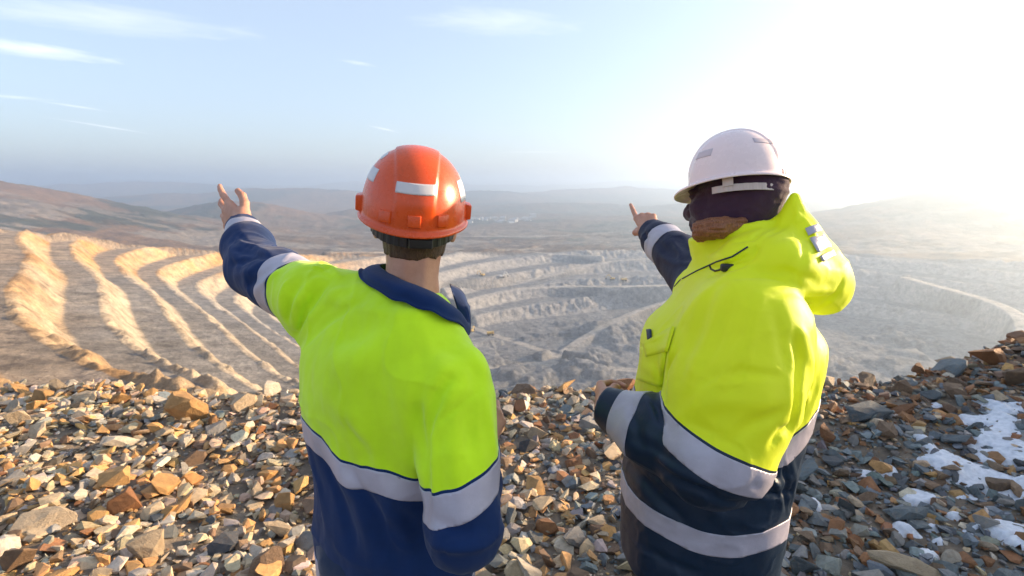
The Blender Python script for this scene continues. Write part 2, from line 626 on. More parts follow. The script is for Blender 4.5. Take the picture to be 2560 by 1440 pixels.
# ------------------------------------------------------------------ the air
hz = bmesh.new()
bmesh.ops.create_cube(hz, size=1.0)
for v in hz.verts:
    v.co = (v.co.x * 150000, v.co.y * 150000, -420 if v.co.z < 0 else 190)
mh = bpy.data.materials.new('haze')
mh.use_nodes = True
nt = mh.node_tree
nt.nodes.remove(nt.nodes['Principled BSDF'])
pv = nt.nodes.new('ShaderNodeVolumePrincipled')
pv.inputs['Color'].default_value = (0.69, 0.83, 1.0, 1)
pv.inputs['Density'].default_value = 2.15e-4
pv.inputs['Anisotropy'].default_value = 0.68
nt.links.new(pv.outputs[0], nt.nodes['Material Output'].inputs['Volume'])
tag(bm_obj('haze', hz, mh), kind='stuff')
# ------------------------------------------------------------------ solid modelling: distance fields turned into meshes
def smin(a, b, k):
    h = np.clip(0.5 + 0.5 * (b - a) / k, 0, 1)
    return b * (1 - h) + a * h - k * h * (1 - h)


def smax(a, b, k):
    return -smin(-a, -b, k)


def rcone(P, a, b, ra, rb):
    a, b = np.asarray(a, float), np.asarray(b, float)
    ab = b - a
    t = np.clip((P - a) @ ab / max(ab @ ab, 1e-12), 0, 1)
    return np.linalg.norm(P - a - t[:, None] * ab, axis=1) - (ra + (rb - ra) * t)


def chain(P, pts, radii, k=0.0):
    d = None
    for i in range(len(pts) - 1):
        e = rcone(P, pts[i], pts[i + 1], radii[i], radii[i + 1])
        d = e if d is None else (smin(d, e, k) if k > 0 else np.minimum(d, e))
    return d


def ell(P, c, r, R=None):
    q = P - np.asarray(c, float)
    if R is not None:
        q = q @ R
    r = np.asarray(r, float)
    k0 = np.linalg.norm(q / r, axis=1)
    k1 = np.linalg.norm(q / (r * r), axis=1)
    return k0 * (k0 - 1) / np.maximum(k1, 1e-9)


def rbox(P, c, h, rr, R=None):
    q = P - np.asarray(c, float)
    if R is not None:
        q = q @ R
    q = np.abs(q) - (np.asarray(h, float) - rr)
    return np.linalg.norm(np.maximum(q, 0), axis=1) + np.minimum(q.max(axis=1), 0) - rr


def curve1(z, zs, vs):
    """Smooth interpolation of vs over rising zs (Catmull-Rom, ends held)."""
    zs, vs = np.asarray(zs, float), np.asarray(vs, float)
    z = np.clip(z, zs[0], zs[-1])
    k = np.clip(np.searchsorted(zs, z) - 1, 0, len(zs) - 2)
    s = (z - zs[k]) / (zs[k + 1] - zs[k])
    m = np.gradient(vs, zs)
    h = zs[k + 1] - zs[k]
    return (2 * s**3 - 3 * s**2 + 1) * vs[k] + (s**3 - 2 * s**2 + s) * h * m[k] + (-2 * s**3 + 3 * s**2) * vs[k + 1] + (s**3 - s**2) * h * m[k + 1]


def loft(P, rows, right, fwd, n=2.3):
    """Upright body made of oval sections: rows of (z, cx, cy, half width, half depth), rising."""
    r = np.array(rows, float)
    z = P[:, 2]
    cx, cy = curve1(z, r[:, 0], r[:, 1]), curve1(z, r[:, 0], r[:, 2])
    a, b = curve1(z, r[:, 0], r[:, 3]), curve1(z, r[:, 0], r[:, 4])
    u = np.abs((P[:, 0] - cx) * right[0] + (P[:, 1] - cy) * right[1])
    v = np.abs((P[:, 0] - cx) * fwd[0] + (P[:, 1] - cy) * fwd[1])
    d = (((u / a) ** n + (v / b) ** n) ** (1 / n) - 1) * np.minimum(a, b)
    return smax(d, np.maximum(z - r[-1, 0], r[0, 0] - z), 0.02)


def poly_dist(P, pts):
    d = None
    for a, b in zip(pts[:-1], pts[1:]):
        e = rcone(P, a, b, 0, 0)
        d = e if d is None else np.minimum(d, e)
    return d


def folds(P, lst):
    """Creases and folds in cloth: each a polyline, a width and a height (negative for a groove)."""
    r = np.zeros(len(P))
    for pts, w, a in lst:
        pts = np.asarray(pts, float)
        lo, hi = pts.min(0) - 3 * w, pts.max(0) + 3 * w
        m = np.all((P > lo) & (P < hi), axis=1)
        if m.any():
            q = P[m]
            ln = np.concatenate([[0], np.cumsum(np.linalg.norm(np.diff(pts, axis=0), axis=1))])
            best, arc = np.full(len(q), 1e9), np.zeros(len(q))
            for i in range(len(pts) - 1):
                ab = pts[i + 1] - pts[i]
                t = np.clip((q - pts[i]) @ ab / max(ab @ ab, 1e-12), 0, 1)
                e = np.linalg.norm(q - pts[i] - t[:, None] * ab, axis=1)
                k = e < best
                best, arc = np.where(k, e, best), np.where(k, (ln[i] + t * (ln[i + 1] - ln[i])) / ln[-1], arc)
            fade = np.sin(math.pi * np.clip(0.06 + 0.88 * arc, 0, 1)) ** 0.8      # folds die out at both ends
            r[m] += a * fade * np.exp(-(best / w) ** 2)
    return r


def net(f, lo, hi, h):
    """Surface nets: the zero surface of f as (verts, quads)."""
    lo, hi = np.asarray(lo, float), np.asarray(hi, float)
    B = 4
    n = (np.ceil((hi - lo) / (h * B)).astype(int) + 1) * B
    g = [lo[i] + h * np.arange(n[i]) for i in range(3)]
    gc = [lo[i] + h * (B * np.arange(n[i] // B) + (B - 1) / 2) for i in range(3)]
    Pc = np.stack(np.meshgrid(*gc, indexing='ij'), -1).reshape(-1, 3)
    Fc = f(Pc).reshape([len(q) for q in gc])
    F = np.repeat(np.repeat(np.repeat(Fc, B, 0), B, 1), B, 2).astype(np.float64)
    near = np.abs(F) < h * B * 2.2 + 0.008
    I = np.argwhere(near)
    P = np.stack([g[0][I[:, 0]], g[1][I[:, 1]], g[2][I[:, 2]]], 1)
    out = np.empty(len(P))
    for s in range(0, len(P), 400000):
        out[s:s + 400000] = f(P[s:s + 400000])
    F[near] = out
    s = F < 0
    cs = np.zeros([k - 1 for k in F.shape], dtype=np.int8)
    for dx in (0, 1):
        for dy in (0, 1):
            for dz in (0, 1):
                cs += s[dx:n[0] - 1 + dx, dy:n[1] - 1 + dy, dz:n[2] - 1 + dz]
    act = (cs > 0) & (cs < 8)
    cell = np.argwhere(act)
    idx = -np.ones(act.shape, dtype=np.int64)
    idx[act] = np.arange(len(cell))
    acc, cnt = np.zeros((len(cell), 3)), np.zeros(len(cell))
    corners = [(0, 0, 0), (1, 0, 0), (0, 1, 0), (1, 1, 0), (0, 0, 1), (1, 0, 1), (0, 1, 1), (1, 1, 1)]
    for a in range(8):
        for b in range(a + 1, 8):
            ca, cb = np.array(corners[a]), np.array(corners[b])
            if np.abs(ca - cb).sum() != 1:
                continue
            fa, fb = F[tuple((cell + ca).T)], F[tuple((cell + cb).T)]
            m = (fa < 0) != (fb < 0)
            t = fa[m] / (fa[m] - fb[m])
            acc[m] += ca + t[:, None] * (cb - ca)
            cnt[m] += 1
    V = lo + h * (cell + acc / cnt[:, None])
    Q = []
    for ax in range(3):
        o1, o2 = [(1, 2), (2, 0), (0, 1)][ax]
        sl0, sl1 = [slice(None)] * 3, [slice(None)] * 3
        sl0[ax], sl1[ax] = slice(0, -1), slice(1, None)
        A, Bs = s[tuple(sl0)], s[tuple(sl1)]
        e = np.argwhere(A != Bs)
        e = e[(e[:, o1] > 0) & (e[:, o2] > 0) & (e[:, o1] < n[o1] - 1) & (e[:, o2] < n[o2] - 1)]
        d1, d2 = np.zeros(3, int), np.zeros(3, int)
        d1[o1], d2[o2] = 1, 1
        q = np.stack([idx[tuple((e - d1 - d2).T)], idx[tuple((e - d2).T)], idx[tuple(e.T)], idx[tuple((e - d1).T)]], 1)
        flip = ~A[tuple(e.T)]
        q[flip] = q[flip][:, ::-1]
        Q.append(q)
    Q = np.vstack(Q)
    Q = Q[(Q >= 0).all(axis=1)]
    for _ in range(2):                                              # pull the points onto the surface
        e = h * 0.5
        f0 = f(V)
        G = np.stack([f(V + np.eye(3)[i] * e) - f(V - np.eye(3)[i] * e) for i in range(3)], 1) / (2 * e)
        g2 = np.maximum((G * G).sum(1), 0.25)
        V = V - np.clip(f0 / g2, -0.5 * h, 0.5 * h)[:, None] * G
    return V, Q


def normals(V, T):
    n = np.cross(V[T[:, 1]] - V[T[:, 0]], V[T[:, 2]] - V[T[:, 0]])
    N = np.zeros_like(V)
    for k in range(3):
        np.add.at(N, T[:, k], n)
    return N / np.maximum(np.linalg.norm(N, axis=1), 1e-12)[:, None]


def cut(V, T, f, A=()):
    """Split triangles along f = 0; extra per-point arrays in A (n x k) are carried along."""
    f = np.where(np.abs(f) < 1e-6, 1e-6, f)
    s = f > 0
    ts = s[T]
    c = ts.sum(1)
    mixed = (c == 1) | (c == 2)
    if not mixed.any():
        return V, T, f, list(A)
    M, S = T[mixed], ts[mixed]
    lone = np.where(S.sum(1) == 1, np.argmax(S, 1), np.argmin(S, 1))
    r = np.arange(len(M))
    a, b, cc = M[r, lone], M[r, (lone + 1) % 3], M[r, (lone + 2) % 3]
    E = np.sort(np.vstack([np.stack([a, b], 1), np.stack([a, cc], 1)]), axis=1)
    U, inv = np.unique(E, axis=0, return_inverse=True)
    inv = inv.ravel()
    t = f[U[:, 0]] / (f[U[:, 0]] - f[U[:, 1]])
    lerp = lambda X: X[U[:, 0]] + t.reshape((-1,) + (1,) * (X.ndim - 1)) * (X[U[:, 1]] - X[U[:, 0]])
    n0 = len(V)
    ab, ac = n0 + inv[:len(M)], n0 + inv[len(M):]
    T2 = np.vstack([T[~mixed], np.stack([a, ab, ac], 1), np.stack([ab, b, cc], 1), np.stack([ab, cc, ac], 1)])
    return np.vstack([V, lerp(V)]), T2, np.concatenate([f, np.zeros(len(U))]), [np.concatenate([X, lerp(X)]) for X in A]


def subset(V, T, sel):
    """The triangles sel with only the points they use: (verts, tris, old index of each point)."""
    t = T[sel]
    u, inv = np.unique(t, return_inverse=True)
    return V[u], inv.reshape(-1, 3), u


def strip_mesh(V, T, N, sel, thick=0.0016):
    """A sewn-on band: the triangles sel lifted by thick, with an edge all round."""
    v, t, u = subset(V, T, sel)
    nn = N[u]
    e = np.vstack([t[:, [0, 1]], t[:, [1, 2]], t[:, [2, 0]]])
    key = np.sort(e, axis=1)
    _, ii, cnt = np.unique(key, axis=0, return_index=True, return_counts=True)
    be = e[ii[cnt == 1]]
    n = len(v)
    vv = np.vstack([v + nn * thick, v - nn * 0.001])
    rim = np.vstack([np.stack([be[:, 1], be[:, 0], be[:, 0] + n], 1), np.stack([be[:, 1], be[:, 0] + n, be[:, 1] + n], 1)])
    return vv, np.vstack([t, rim])


def rot(yaw=0, pitch=0, roll=0):
    """Local (right, forward, up) axes as columns; yaw to the right, pitch up, roll towards the right (degrees)."""
    return np.array(Matrix.Rotation(rad(-yaw), 3, 'Z') @ Matrix.Rotation(rad(pitch), 3, 'X') @ Matrix.Rotation(rad(roll), 3, 'Y'))


def frame(y, x):
    """Axes with y along y and x as near as can be to x; the third is x cross y."""
    y = np.asarray(y, float) / np.linalg.norm(y)
    x = np.asarray(x, float)
    x = x - (x @ y) * y
    x /= np.linalg.norm(x)
    return np.stack([x, y, np.cross(x, y)], 1)


# ------------------------------------------------------------------ bodies
def hand_field(o, F, flip, curl, thumb, spread=0.0, scale=1.0, stub=0.09):
    """A hand at wrist o; F has columns thumb side, finger direction, back of the hand (flip turns the last one round)."""
    F = F.copy()
    if flip:
        F[:, 2] *= -1
    kn = [(0.031, 0.093, 0.002), (0.010, 0.098, 0.004), (-0.012, 0.092, 0.002), (-0.031, 0.081, -0.002)]
    ln = [(0.046, 0.027, 0.022), (0.050, 0.031, 0.023), (0.046, 0.028, 0.022), (0.035, 0.021, 0.019)]
    rd = [(0.0100, 0.0090, 0.0080, 0.0068), (0.0102, 0.0092, 0.0082, 0.0068), (0.0098, 0.0088, 0.0078, 0.0066), (0.0086, 0.0078, 0.0068, 0.0058)]
    fingers = []
    for i in range(4):
        p = np.array(kn[i])
        pts, ang = [p], 0.0
        side = rad(spread * (1.5 - i) / 1.5)
        for j in range(3):
            ang += rad(curl[i][j])
            d = np.array((math.sin(side) * math.cos(ang), math.cos(side) * math.cos(ang), -math.sin(ang)))
            p = p + d * ln[i][j]
            pts.append(p)
        fingers.append((pts, rd[i]))
    tp = [np.array(q) for q in thumb]

    def f(P):
        q = ((P - o) @ F) / scale
        palm = None
        for i in range(4):
            k = np.array(kn[i])
            e = rcone(q, (k[0] * 0.62, 0.004, -0.004), k, 0.0150, 0.0118)
            palm = e if palm is None else smin(palm, e, 0.014)
        palm = smin(palm, ell(q, (-0.020, 0.045, -0.013), (0.014, 0.036, 0.011)), 0.012)
        palm = smin(palm, rcone(q, (0.012, 0.012, -0.008), tp[0], 0.016, 0.0155), 0.014)
        palm = smin(palm, rcone(q, (0, -stub, -0.002), (0.0, 0.004, -0.004), 0.031, 0.022) , 0.02)
        th = chain(q, tp, (0.0150, 0.0118, 0.0105, 0.0085)[:len(tp)], 0.004)
        fg = None
        for pts, r in fingers:
            e = chain(q, pts, r, 0.002)
            fg = e if fg is None else smin(fg, e, 0.0018)
        return smin(smin(palm, fg, 0.007), th, 0.007) * scale
    return f


def head_field(o, R, ears=True):
    def f(P):
        q = (P - o) @ R
        d = ell(q, (0, -0.014, 0.030), (0.077, 0.097, 0.098))
        d = smin(d, ell(q, (0, 0.030, -0.040), (0.060, 0.066, 0.076)), 0.03)
        d = smin(d, ell(q, (0, 0.020, -0.078), (0.050, 0.058, 0.034)), 0.02)
        d = smin(d, ell(q, (0, 0.072, -0.102), (0.022, 0.018, 0.017)), 0.02)
        s = q * np.array((1, 1, 1.0))
        s[:, 0] = np.abs(s[:, 0])
        d = smin(d, ell(s, (0.045, 0.062, -0.022), (0.022, 0.020, 0.016)), 0.02)          # cheekbones
        d = smin(d, ell(s, (0.022, 0.088, 0.026), (0.026, 0.010, 0.008)), 0.012)           # brow
        d = smax(d, -ell(s, (0.032, 0.097, 0.006), (0.019, 0.013, 0.011)), 0.012)          # eye sockets
        d = smin(d, ell(s, (0.031, 0.077, 0.005), (0.0125, 0.0125, 0.0125)), 0.002)        # eyeballs
        d = smin(d, ell(s, (0.031, 0.082, 0.012), (0.017, 0.010, 0.005)), 0.004)           # lids
        d = smin(d, rcone(q, (0, 0.092, 0.012), (0, 0.117, -0.030), 0.008, 0.0115), 0.010)  # nose
        d = smin(d, ell(s, (0.011, 0.104, -0.033), (0.009, 0.009, 0.008)), 0.006)
        d = smin(d, ell(q, (0, 0.092, -0.060), (0.024, 0.010, 0.006)), 0.006)              # lips
        d = smin(d, ell(q, (0, 0.090, -0.071), (0.020, 0.010, 0.0065)), 0.004)
        d = smax(d, -ell(q, (0, 0.104, -0.0655), (0.025, 0.010, 0.0016)), 0.003)
        if not ears:
            return d
        e = ell(s, (0.083, -0.012, -0.012), (0.008, 0.021, 0.034), rot(0, -12, 0) @ rot(22, 0, 0))   # ears
        e = smax(e, -ell(s, (0.092, -0.008, -0.008), (0.006, 0.011, 0.019)), 0.004)
        return smin(d, e, 0.006)
    return f


def merge(parts):
    V, T, n = [], [], 0
    for v, t in parts:
        V.append(v)
        T.append(t + n)
        n += len(v)
    return np.vstack(V), np.vstack(T)


# ------------------------------------------------------------------ hard hats
class Hat:
    """A safety helmet in its own axes: x right, y forward, z up from the rim plane."""

    def __init__(s, o, R, ax, ay, h, rear_drop, brim, peak, strip=0.046, ridge=0.0035):
        s.o, s.R, s.ax, s.ay, s.h = np.asarray(o, float), R, ax, ay, h
        s.rear, s.brim, s.peak, s.strip, s.ridge = rear_drop, brim, peak, strip, ridge

    def dome(s, phi, e, off=0.0):
        """Local point on the dome: phi from forward towards the right, e from rim (0) to crown (pi/2)."""
        phi, e = np.broadcast_arrays(np.asarray(phi, float), np.asarray(e, float))
        c, z = np.cos(e) ** 0.86, np.sin(e) ** 0.98
        x, y, zz = s.ax * c * np.sin(phi), s.ay * c * np.cos(phi), s.h * z
        n = np.stack([x / s.ax**2, y / s.ay**2, zz / s.h**2], -1)
        n = n / np.maximum(np.linalg.norm(n, axis=-1, keepdims=True), 1e-9)
        rg = s.ridge * (1 - sstep(s.strip - 0.004, s.strip + 0.002, np.abs(x) * (1 + 0.25 * (np.abs(y) / s.ay) ** 2))) * sstep(0.05, 0.35, e)
        drop = -s.rear * np.clip(-np.cos(phi), 0, 1) ** 1.5 * (1 - np.sin(e)) ** 1.3
        p = np.stack([x, y, zz + drop], -1)
        return p + n * (rg + off)[..., None]

    def world(s, p):
        return np.asarray(p) @ s.R.T + s.o

    def shell(s):
        nphi, ne = 168, 60
        phi = np.linspace(0, 2 * math.pi, nphi, endpoint=False)
        rings = []
        es = np.linspace(math.pi / 2 * 0.985, 0.0, ne)
        for e in es:
            rings.append(s.dome(phi, np.full(nphi, e)))
        base = rings[-1]
        out = np.stack([np.sin(phi), np.cos(phi), np.zeros(nphi)], 1)
        fl = (s.brim + s.peak * np.clip(np.cos(phi), 0, 1) ** 2.2)[:, None]
        dn = np.array((0, 0, 1.0))
        for o_, z_ in ((0.0012, -0.006), (0.20, -0.0095), (0.55, -0.0125), (0.92, -0.0170), (1.0, -0.0195), (1.0, -0.0225), (0.94, -0.0235), (0.5, -0.0165), (0.1, -0.0120), (-0.35, -0.0090)):
            rings.append(base + out * fl * o_ + dn * z_ * (0.6 + 14 * fl))
        inner = base - out * 0.006
        rings.append(inner + dn * -0.004)
        for e in np.linspace(0.1, math.pi / 2 * 0.985, 16):
            rings.append(s.dome(phi, np.full(nphi, e), -0.005))
        V = np.vstack(rings)
        m = len(rings)
        i = np.arange(m - 1)[:, None] * nphi
        j = np.arange(nphi)[None, :]
        jn = (j + 1) % nphi
        F = np.stack([i + j, i + nphi + j, i + nphi + jn, i + jn], -1).reshape(-1, 4)
        T = tris(F)
        top = np.array([s.dome(0.0, math.pi / 2), s.dome(0.0, math.pi / 2, -0.005)])
        n = len(V)
        V = np.vstack([V, top])
        jj = np.arange(nphi)
        jjn = (jj + 1) % nphi
        lst = (m - 1) * nphi
        T = np.vstack([T, np.stack([jj, jjn, np.full(nphi, n)], 1), np.stack([lst + jjn, lst + jj, np.full(nphi, n + 1)], 1)])
        return s.world(V), T

    def patch(s, phi, e, w, h, roll=0.0, off=0.0009, n=(14, 8)):
        """A flat sticker laid on the dome, w wide and h high in metres, round about (phi, e)."""
        a, b = np.linspace(-w / 2, w / 2, n[0]), np.linspace(-h / 2, h / 2, n[1])
        A, B = np.meshgrid(a, b, indexing='ij')
        cr = 0.004
        dx, dy = np.maximum(np.abs(A) - (w / 2 - cr), 0), np.maximum(np.abs(B) - (h / 2 - cr), 0)
        u, v = A * math.cos(roll) - B * math.sin(roll), A * math.sin(roll) + B * math.cos(roll)
        c = math.cos(e) ** 0.86
        rphi = c * math.hypot(s.ax * math.cos(phi), s.ay * math.sin(phi))
        re = math.hypot(s.h * math.cos(e), s.ay * math.sin(e))
        P = s.dome(phi + u / rphi, np.clip(e + v / re, 0.0, 1.57), off)
        Q = s.dome(phi + u / rphi, np.clip(e + v / re, 0.0, 1.57), -0.001)
        i, j = np.meshgrid(np.arange(n[0] - 1), np.arange(n[1] - 1), indexing='ij')
        k = (i * n[1] + j).ravel()
        F = np.stack([k, k + n[1], k + n[1] + 1, k + 1], 1)
        T = tris(F)
        m = n[0] * n[1]
        e_ = np.vstack([T[:, [0, 1]], T[:, [1, 2]], T[:, [2, 0]]])
        _, ii, cnt = np.unique(np.sort(e_, axis=1), axis=0, return_index=True, return_counts=True)
        be = e_[ii[cnt == 1]]
        rim = np.vstack([np.stack([be[:, 1], be[:, 0], be[:, 0] + m], 1), np.stack([be[:, 1], be[:, 0] + m, be[:, 1] + m], 1)])
        V = np.vstack([P.reshape(-1, 3), Q.reshape(-1, 3)])
        T = np.vstack([T, rim])
        if np.linalg.det(s.R) < 0:
            T = T[:, ::-1]
        return s.world(V), T[:, ::-1]

    def block(s, phi, e, w, h, d, taper=0.8, sink=0.004, lean=0.0):
        """A moulded lug standing on the shell: w wide, h high, d proud, its outer face smaller by taper."""
        c = s.dome(phi, e)
        n = np.array((math.sin(phi), math.cos(phi), lean))
        n /= np.linalg.norm(n)
        t = np.array((math.cos(phi), -math.sin(phi), 0.0))
        u = np.cross(t, n)
        u = u if u[2] > 0 else -u
        bm = bmesh.new()
        vs = []
        for dd, k in ((-sink, 1.0), (d, taper)):
            for sx, sz in ((-1, -1), (1, -1), (1, 1), (-1, 1)):
                vs.append(bm.verts.new(Vector(s.world(c + t * (sx * w / 2 * k) + u * (sz * h / 2 * k) + n * dd))))
        for q in ((0, 3, 2, 1), (4, 5, 6, 7), (0, 1, 5, 4), (1, 2, 6, 5), (2, 3, 7, 6), (3, 0, 4, 7)):
            bm.faces.new([vs[i] for i in q])
        bmesh.ops.recalc_face_normals(bm, faces=bm.faces)
        bmesh.ops.bevel(bm, geom=list(bm.edges), offset=min(w, h, d) * 0.22, segments=2, profile=0.6, affect='EDGES')
        return bm

    def ring(s, ax, ay, z0, z1, thick, tilt=0.0, a0=0.0, a1=360.0, n=96, oy=0.0, teeth=0, depth=0.0):
        """A band round the head between heights z0 and z1 (lower at the back by tilt), from angle a0 to a1."""
        ph = np.radians(np.linspace(a0, a1, n))
        full = abs(a1 - a0 - 360) < 1e-6
        prof = [(0, z0), (thick, z0), (thick, z1), (0, z1)]
        rows = []
        for k, p in enumerate(ph):
            mod = depth if teeth and (k * teeth // n) % 2 else 0.0
            row = []
            for o_, z in prof:
                r = o_ - (mod if o_ > 0 else 0)
                row.append(((ax + r) * math.sin(p), oy + (ay + r) * math.cos(p), z + tilt * math.cos(p)))
            rows.append(row)
        V = np.array(rows).reshape(-1, 3)
        F = []
        for k in range(n - 1):
            for q in range(4):
                a, b = k * 4 + q, k * 4 + (q + 1) % 4
                F.append((a, b, b + 4, a + 4))
        if not full:
            F += [(0, 3, 2, 1), ((n - 1) * 4, (n - 1) * 4 + 1, (n - 1) * 4 + 2, (n - 1) * 4 + 3)]
        return s.world(V), F
# ------------------------------------------------------------------ materials of the people
def cloth(name, c, rough=0.85, weave=900.0, var=0.10, sheen=0.25, spec=0.25, bump=0.12, trans=0.0):
    m = Mat(name)
    tc = m.N('ShaderNodeTexCoord').outputs['Object']
    n = m.noise(9.0, 5, 0.6, tc)
    lo = tuple(x * (1 - var) for x in c)
    hi = tuple(min(1.0, x * (1 + var)) for x in c)
    m.color(m.ramp(n, [(0.3, lo), (0.7, hi)]))
    m.set(Roughness=rough)
    m.b.inputs['Specular IOR Level'].default_value = spec
    m.b.inputs['Sheen Weight'].default_value = sheen
    m.b.inputs['Sheen Roughness'].default_value = 0.5
    h = m.math('ADD', m.math('MULTIPLY', m.noise(weave, 2, 0.5, tc), 0.25), m.noise(55.0, 4, 0.6, tc))
    m.bump(h, bump, 0.006)
    if trans > 0:
        t = m.N('ShaderNodeBsdfTranslucent')
        t.inputs['Color'].default_value = (*hi, 1)
        mx = m.N('ShaderNodeMixShader')
        mx.inputs[0].default_value = trans
        m.L(m.b.outputs[0], mx.inputs[1])
        m.L(t.outputs[0], mx.inputs[2])
        m.L(mx.outputs[0], m.out.inputs['Surface'])
    return m.m


M_LIME = cloth('lime_fabric', (0.58, 0.89, 0.010), 0.8, var=0.08)
M_NAVY = cloth('navy_cotton', (0.003, 0.022, 0.092), 0.9, var=0.18, sheen=0.10)
M_YELLOW = cloth('yellow_coated_fabric', (0.86, 0.97, 0.007), 0.55, var=0.03, sheen=0.1, spec=0.35, trans=0.16)
M_INK = cloth('dark_navy_coated_fabric', (0.005, 0.020, 0.046), 0.47, var=0.15, sheen=0.0, spec=0.35, bump=0.15)
M_SLEEVE = cloth('dark_navy_sleeve_fabric', (0.008, 0.011, 0.038), 0.6, var=0.15, sheen=0.0, spec=0.25, bump=0.2)
M_TAPE = cloth('grey_reflective_tape', (0.42, 0.395, 0.46), 0.42, 1500, 0.16, 0.0, 0.6, 0.2)
M_BUFF = cloth('dark_plum_knit', (0.055, 0.026, 0.046), 0.95, 500, 0.15, 0.3, 0.1, 0.4)
M_TROUSER = cloth('trouser_cloth', (0.008, 0.022, 0.06), 0.9)


def plastic(name, c, rough=0.3, var=0.06, scuff=0.0, sss=0.0):
    m = Mat(name)
    n = m.noise(16.0, 6, 0.6)
    lo = tuple(x * (1 - var) for x in c)
    col = m.ramp(n, [(0.35, lo), (0.65, c)])
    if scuff:
        s = m.noise(75.0, 8, 0.75)
        col = m.mix(m.ramp(s, [(0.56, (0, 0, 0)), (0.68, (scuff,) * 3)]), col, tuple(x * 0.45 for x in c))
    m.color(col)
    m.L(m.ramp(m.noise(28.0, 6, 0.7), [(0.3, (rough * 0.7,) * 3), (0.7, (rough * 1.4,) * 3)]), m.b.inputs['Roughness'])
    m.b.inputs['Specular IOR Level'].default_value = 0.5
    if sss:
        m.b.inputs['Subsurface Weight'].default_value = sss
        m.b.inputs['Subsurface Radius'].default_value = (0.02, 0.008, 0.004)
    m.bump(m.noise(120.0, 4, 0.6), 0.04, 0.002)
    return m.m


M_ORANGE = plastic('orange_helmet_plastic', (0.72, 0.085, 0.010), 0.26, 0.12, 0.35)
M_WHITE = plastic('white_helmet_plastic', (0.90, 0.72, 0.68), 0.25, 0.03, 0.06)  # white shell; the pink cast of the flare is put into its colour
M_STICK = plastic('silver_reflective_film', (0.62, 0.60, 0.60), 0.38, 0.1)
M_PINKST = plastic('dull_pink_reflective_film', (0.60, 0.50, 0.51), 0.4, 0.06)
M_BLACK = plastic('black_plastic', (0.015, 0.015, 0.017), 0.45)
M_BANDW = plastic('cream_plastic', (0.62, 0.50, 0.44), 0.45)
M_BOOT = plastic('black_boot_leather', (0.02, 0.018, 0.016), 0.55)

ms = Mat('skin')
n = ms.noise(22.0, 5, 0.6)
ms.color(ms.ramp(n, [(0.3, (0.43, 0.20, 0.125)), (0.7, (0.56, 0.29, 0.19))]))
ms.set(Roughness=0.5)
ms.b.inputs['Subsurface Weight'].default_value = 0.18
ms.b.inputs['Subsurface Radius'].default_value = (0.012, 0.005, 0.003)
ms.b.inputs['Subsurface Scale'].default_value = 0.6
ms.bump(ms.noise(260.0, 5, 0.65), 0.22, 0.004)
M_SKIN = ms.m


def hair_mat(name, c0, c1):
    m = Mat(name)
    tc = m.N('ShaderNodeTexCoord').outputs['Object']
    mp = m.N('ShaderNodeMapping')
    mp.inputs['Scale'].default_value = (160, 160, 14)
    m.L(tc, mp.inputs[0])
    n = m.noise(3.0, 4, 0.6, mp.outputs[0])
    m.color(m.ramp(n, [(0.3, c0), (0.7, c1)]))
    m.set(Roughness=0.5)
    m.bump(n, 0.9, 0.004)
    return m.m


M_HAIR = hair_mat('short_brown_hair', (0.032, 0.016, 0.008), (0.13, 0.065, 0.030))
M_AUBURN = hair_mat('auburn_hair', (0.13, 0.042, 0.016), (0.42, 0.165, 0.065))


def on(f, px, py, t0=0.55):
    """Where the line of sight through a point of the photograph meets the surface of f."""
    d = at(px, py, 1.0) - np.array(CAM)
    d /= np.linalg.norm(d)
    t, best = t0, (9.0, t0)
    for _ in range(90):
        e = float(f((np.array(CAM) + d * t)[None, :])[0])
        best = min(best, (abs(e), t))
        t += 0.7 * e
        if abs(e) < 5e-4 or t > 3:
            break
    return np.array(CAM) + d * best[1]


def shoe(P, heel, direction):
    """A boot standing at heel, toe along direction."""
    F = frame((direction[0], direction[1], 0), (direction[1], -direction[0], 0))
    q = (P - np.asarray(heel, float)) @ F
    q[:, 2] *= np.sign(F[2, 2])
    d = smin(ell(q, (0, 0.005, 0.05), (0.043, 0.055, 0.055)), rcone(q, (0, 0.03, 0.045), (0.006, 0.175, 0.036), 0.047, 0.043), 0.03)
    d = smin(d, rcone(q, (0, 0.0, 0.07), (0, -0.01, 0.25), 0.05, 0.062), 0.03)
    d = smax(d, -(q[:, 2] - 0.016), 0.004)
    sole = rbox(q, (0.002, 0.085, 0.012), (0.050, 0.148, 0.014), 0.012)
    return smin(d, sole, 0.004)


def paint(V, T, Q_name, mats, parent, mi, smooth=True):
    o = mesh_obj(Q_name, V, T, mats, parent, smooth, None, mi)
    return o


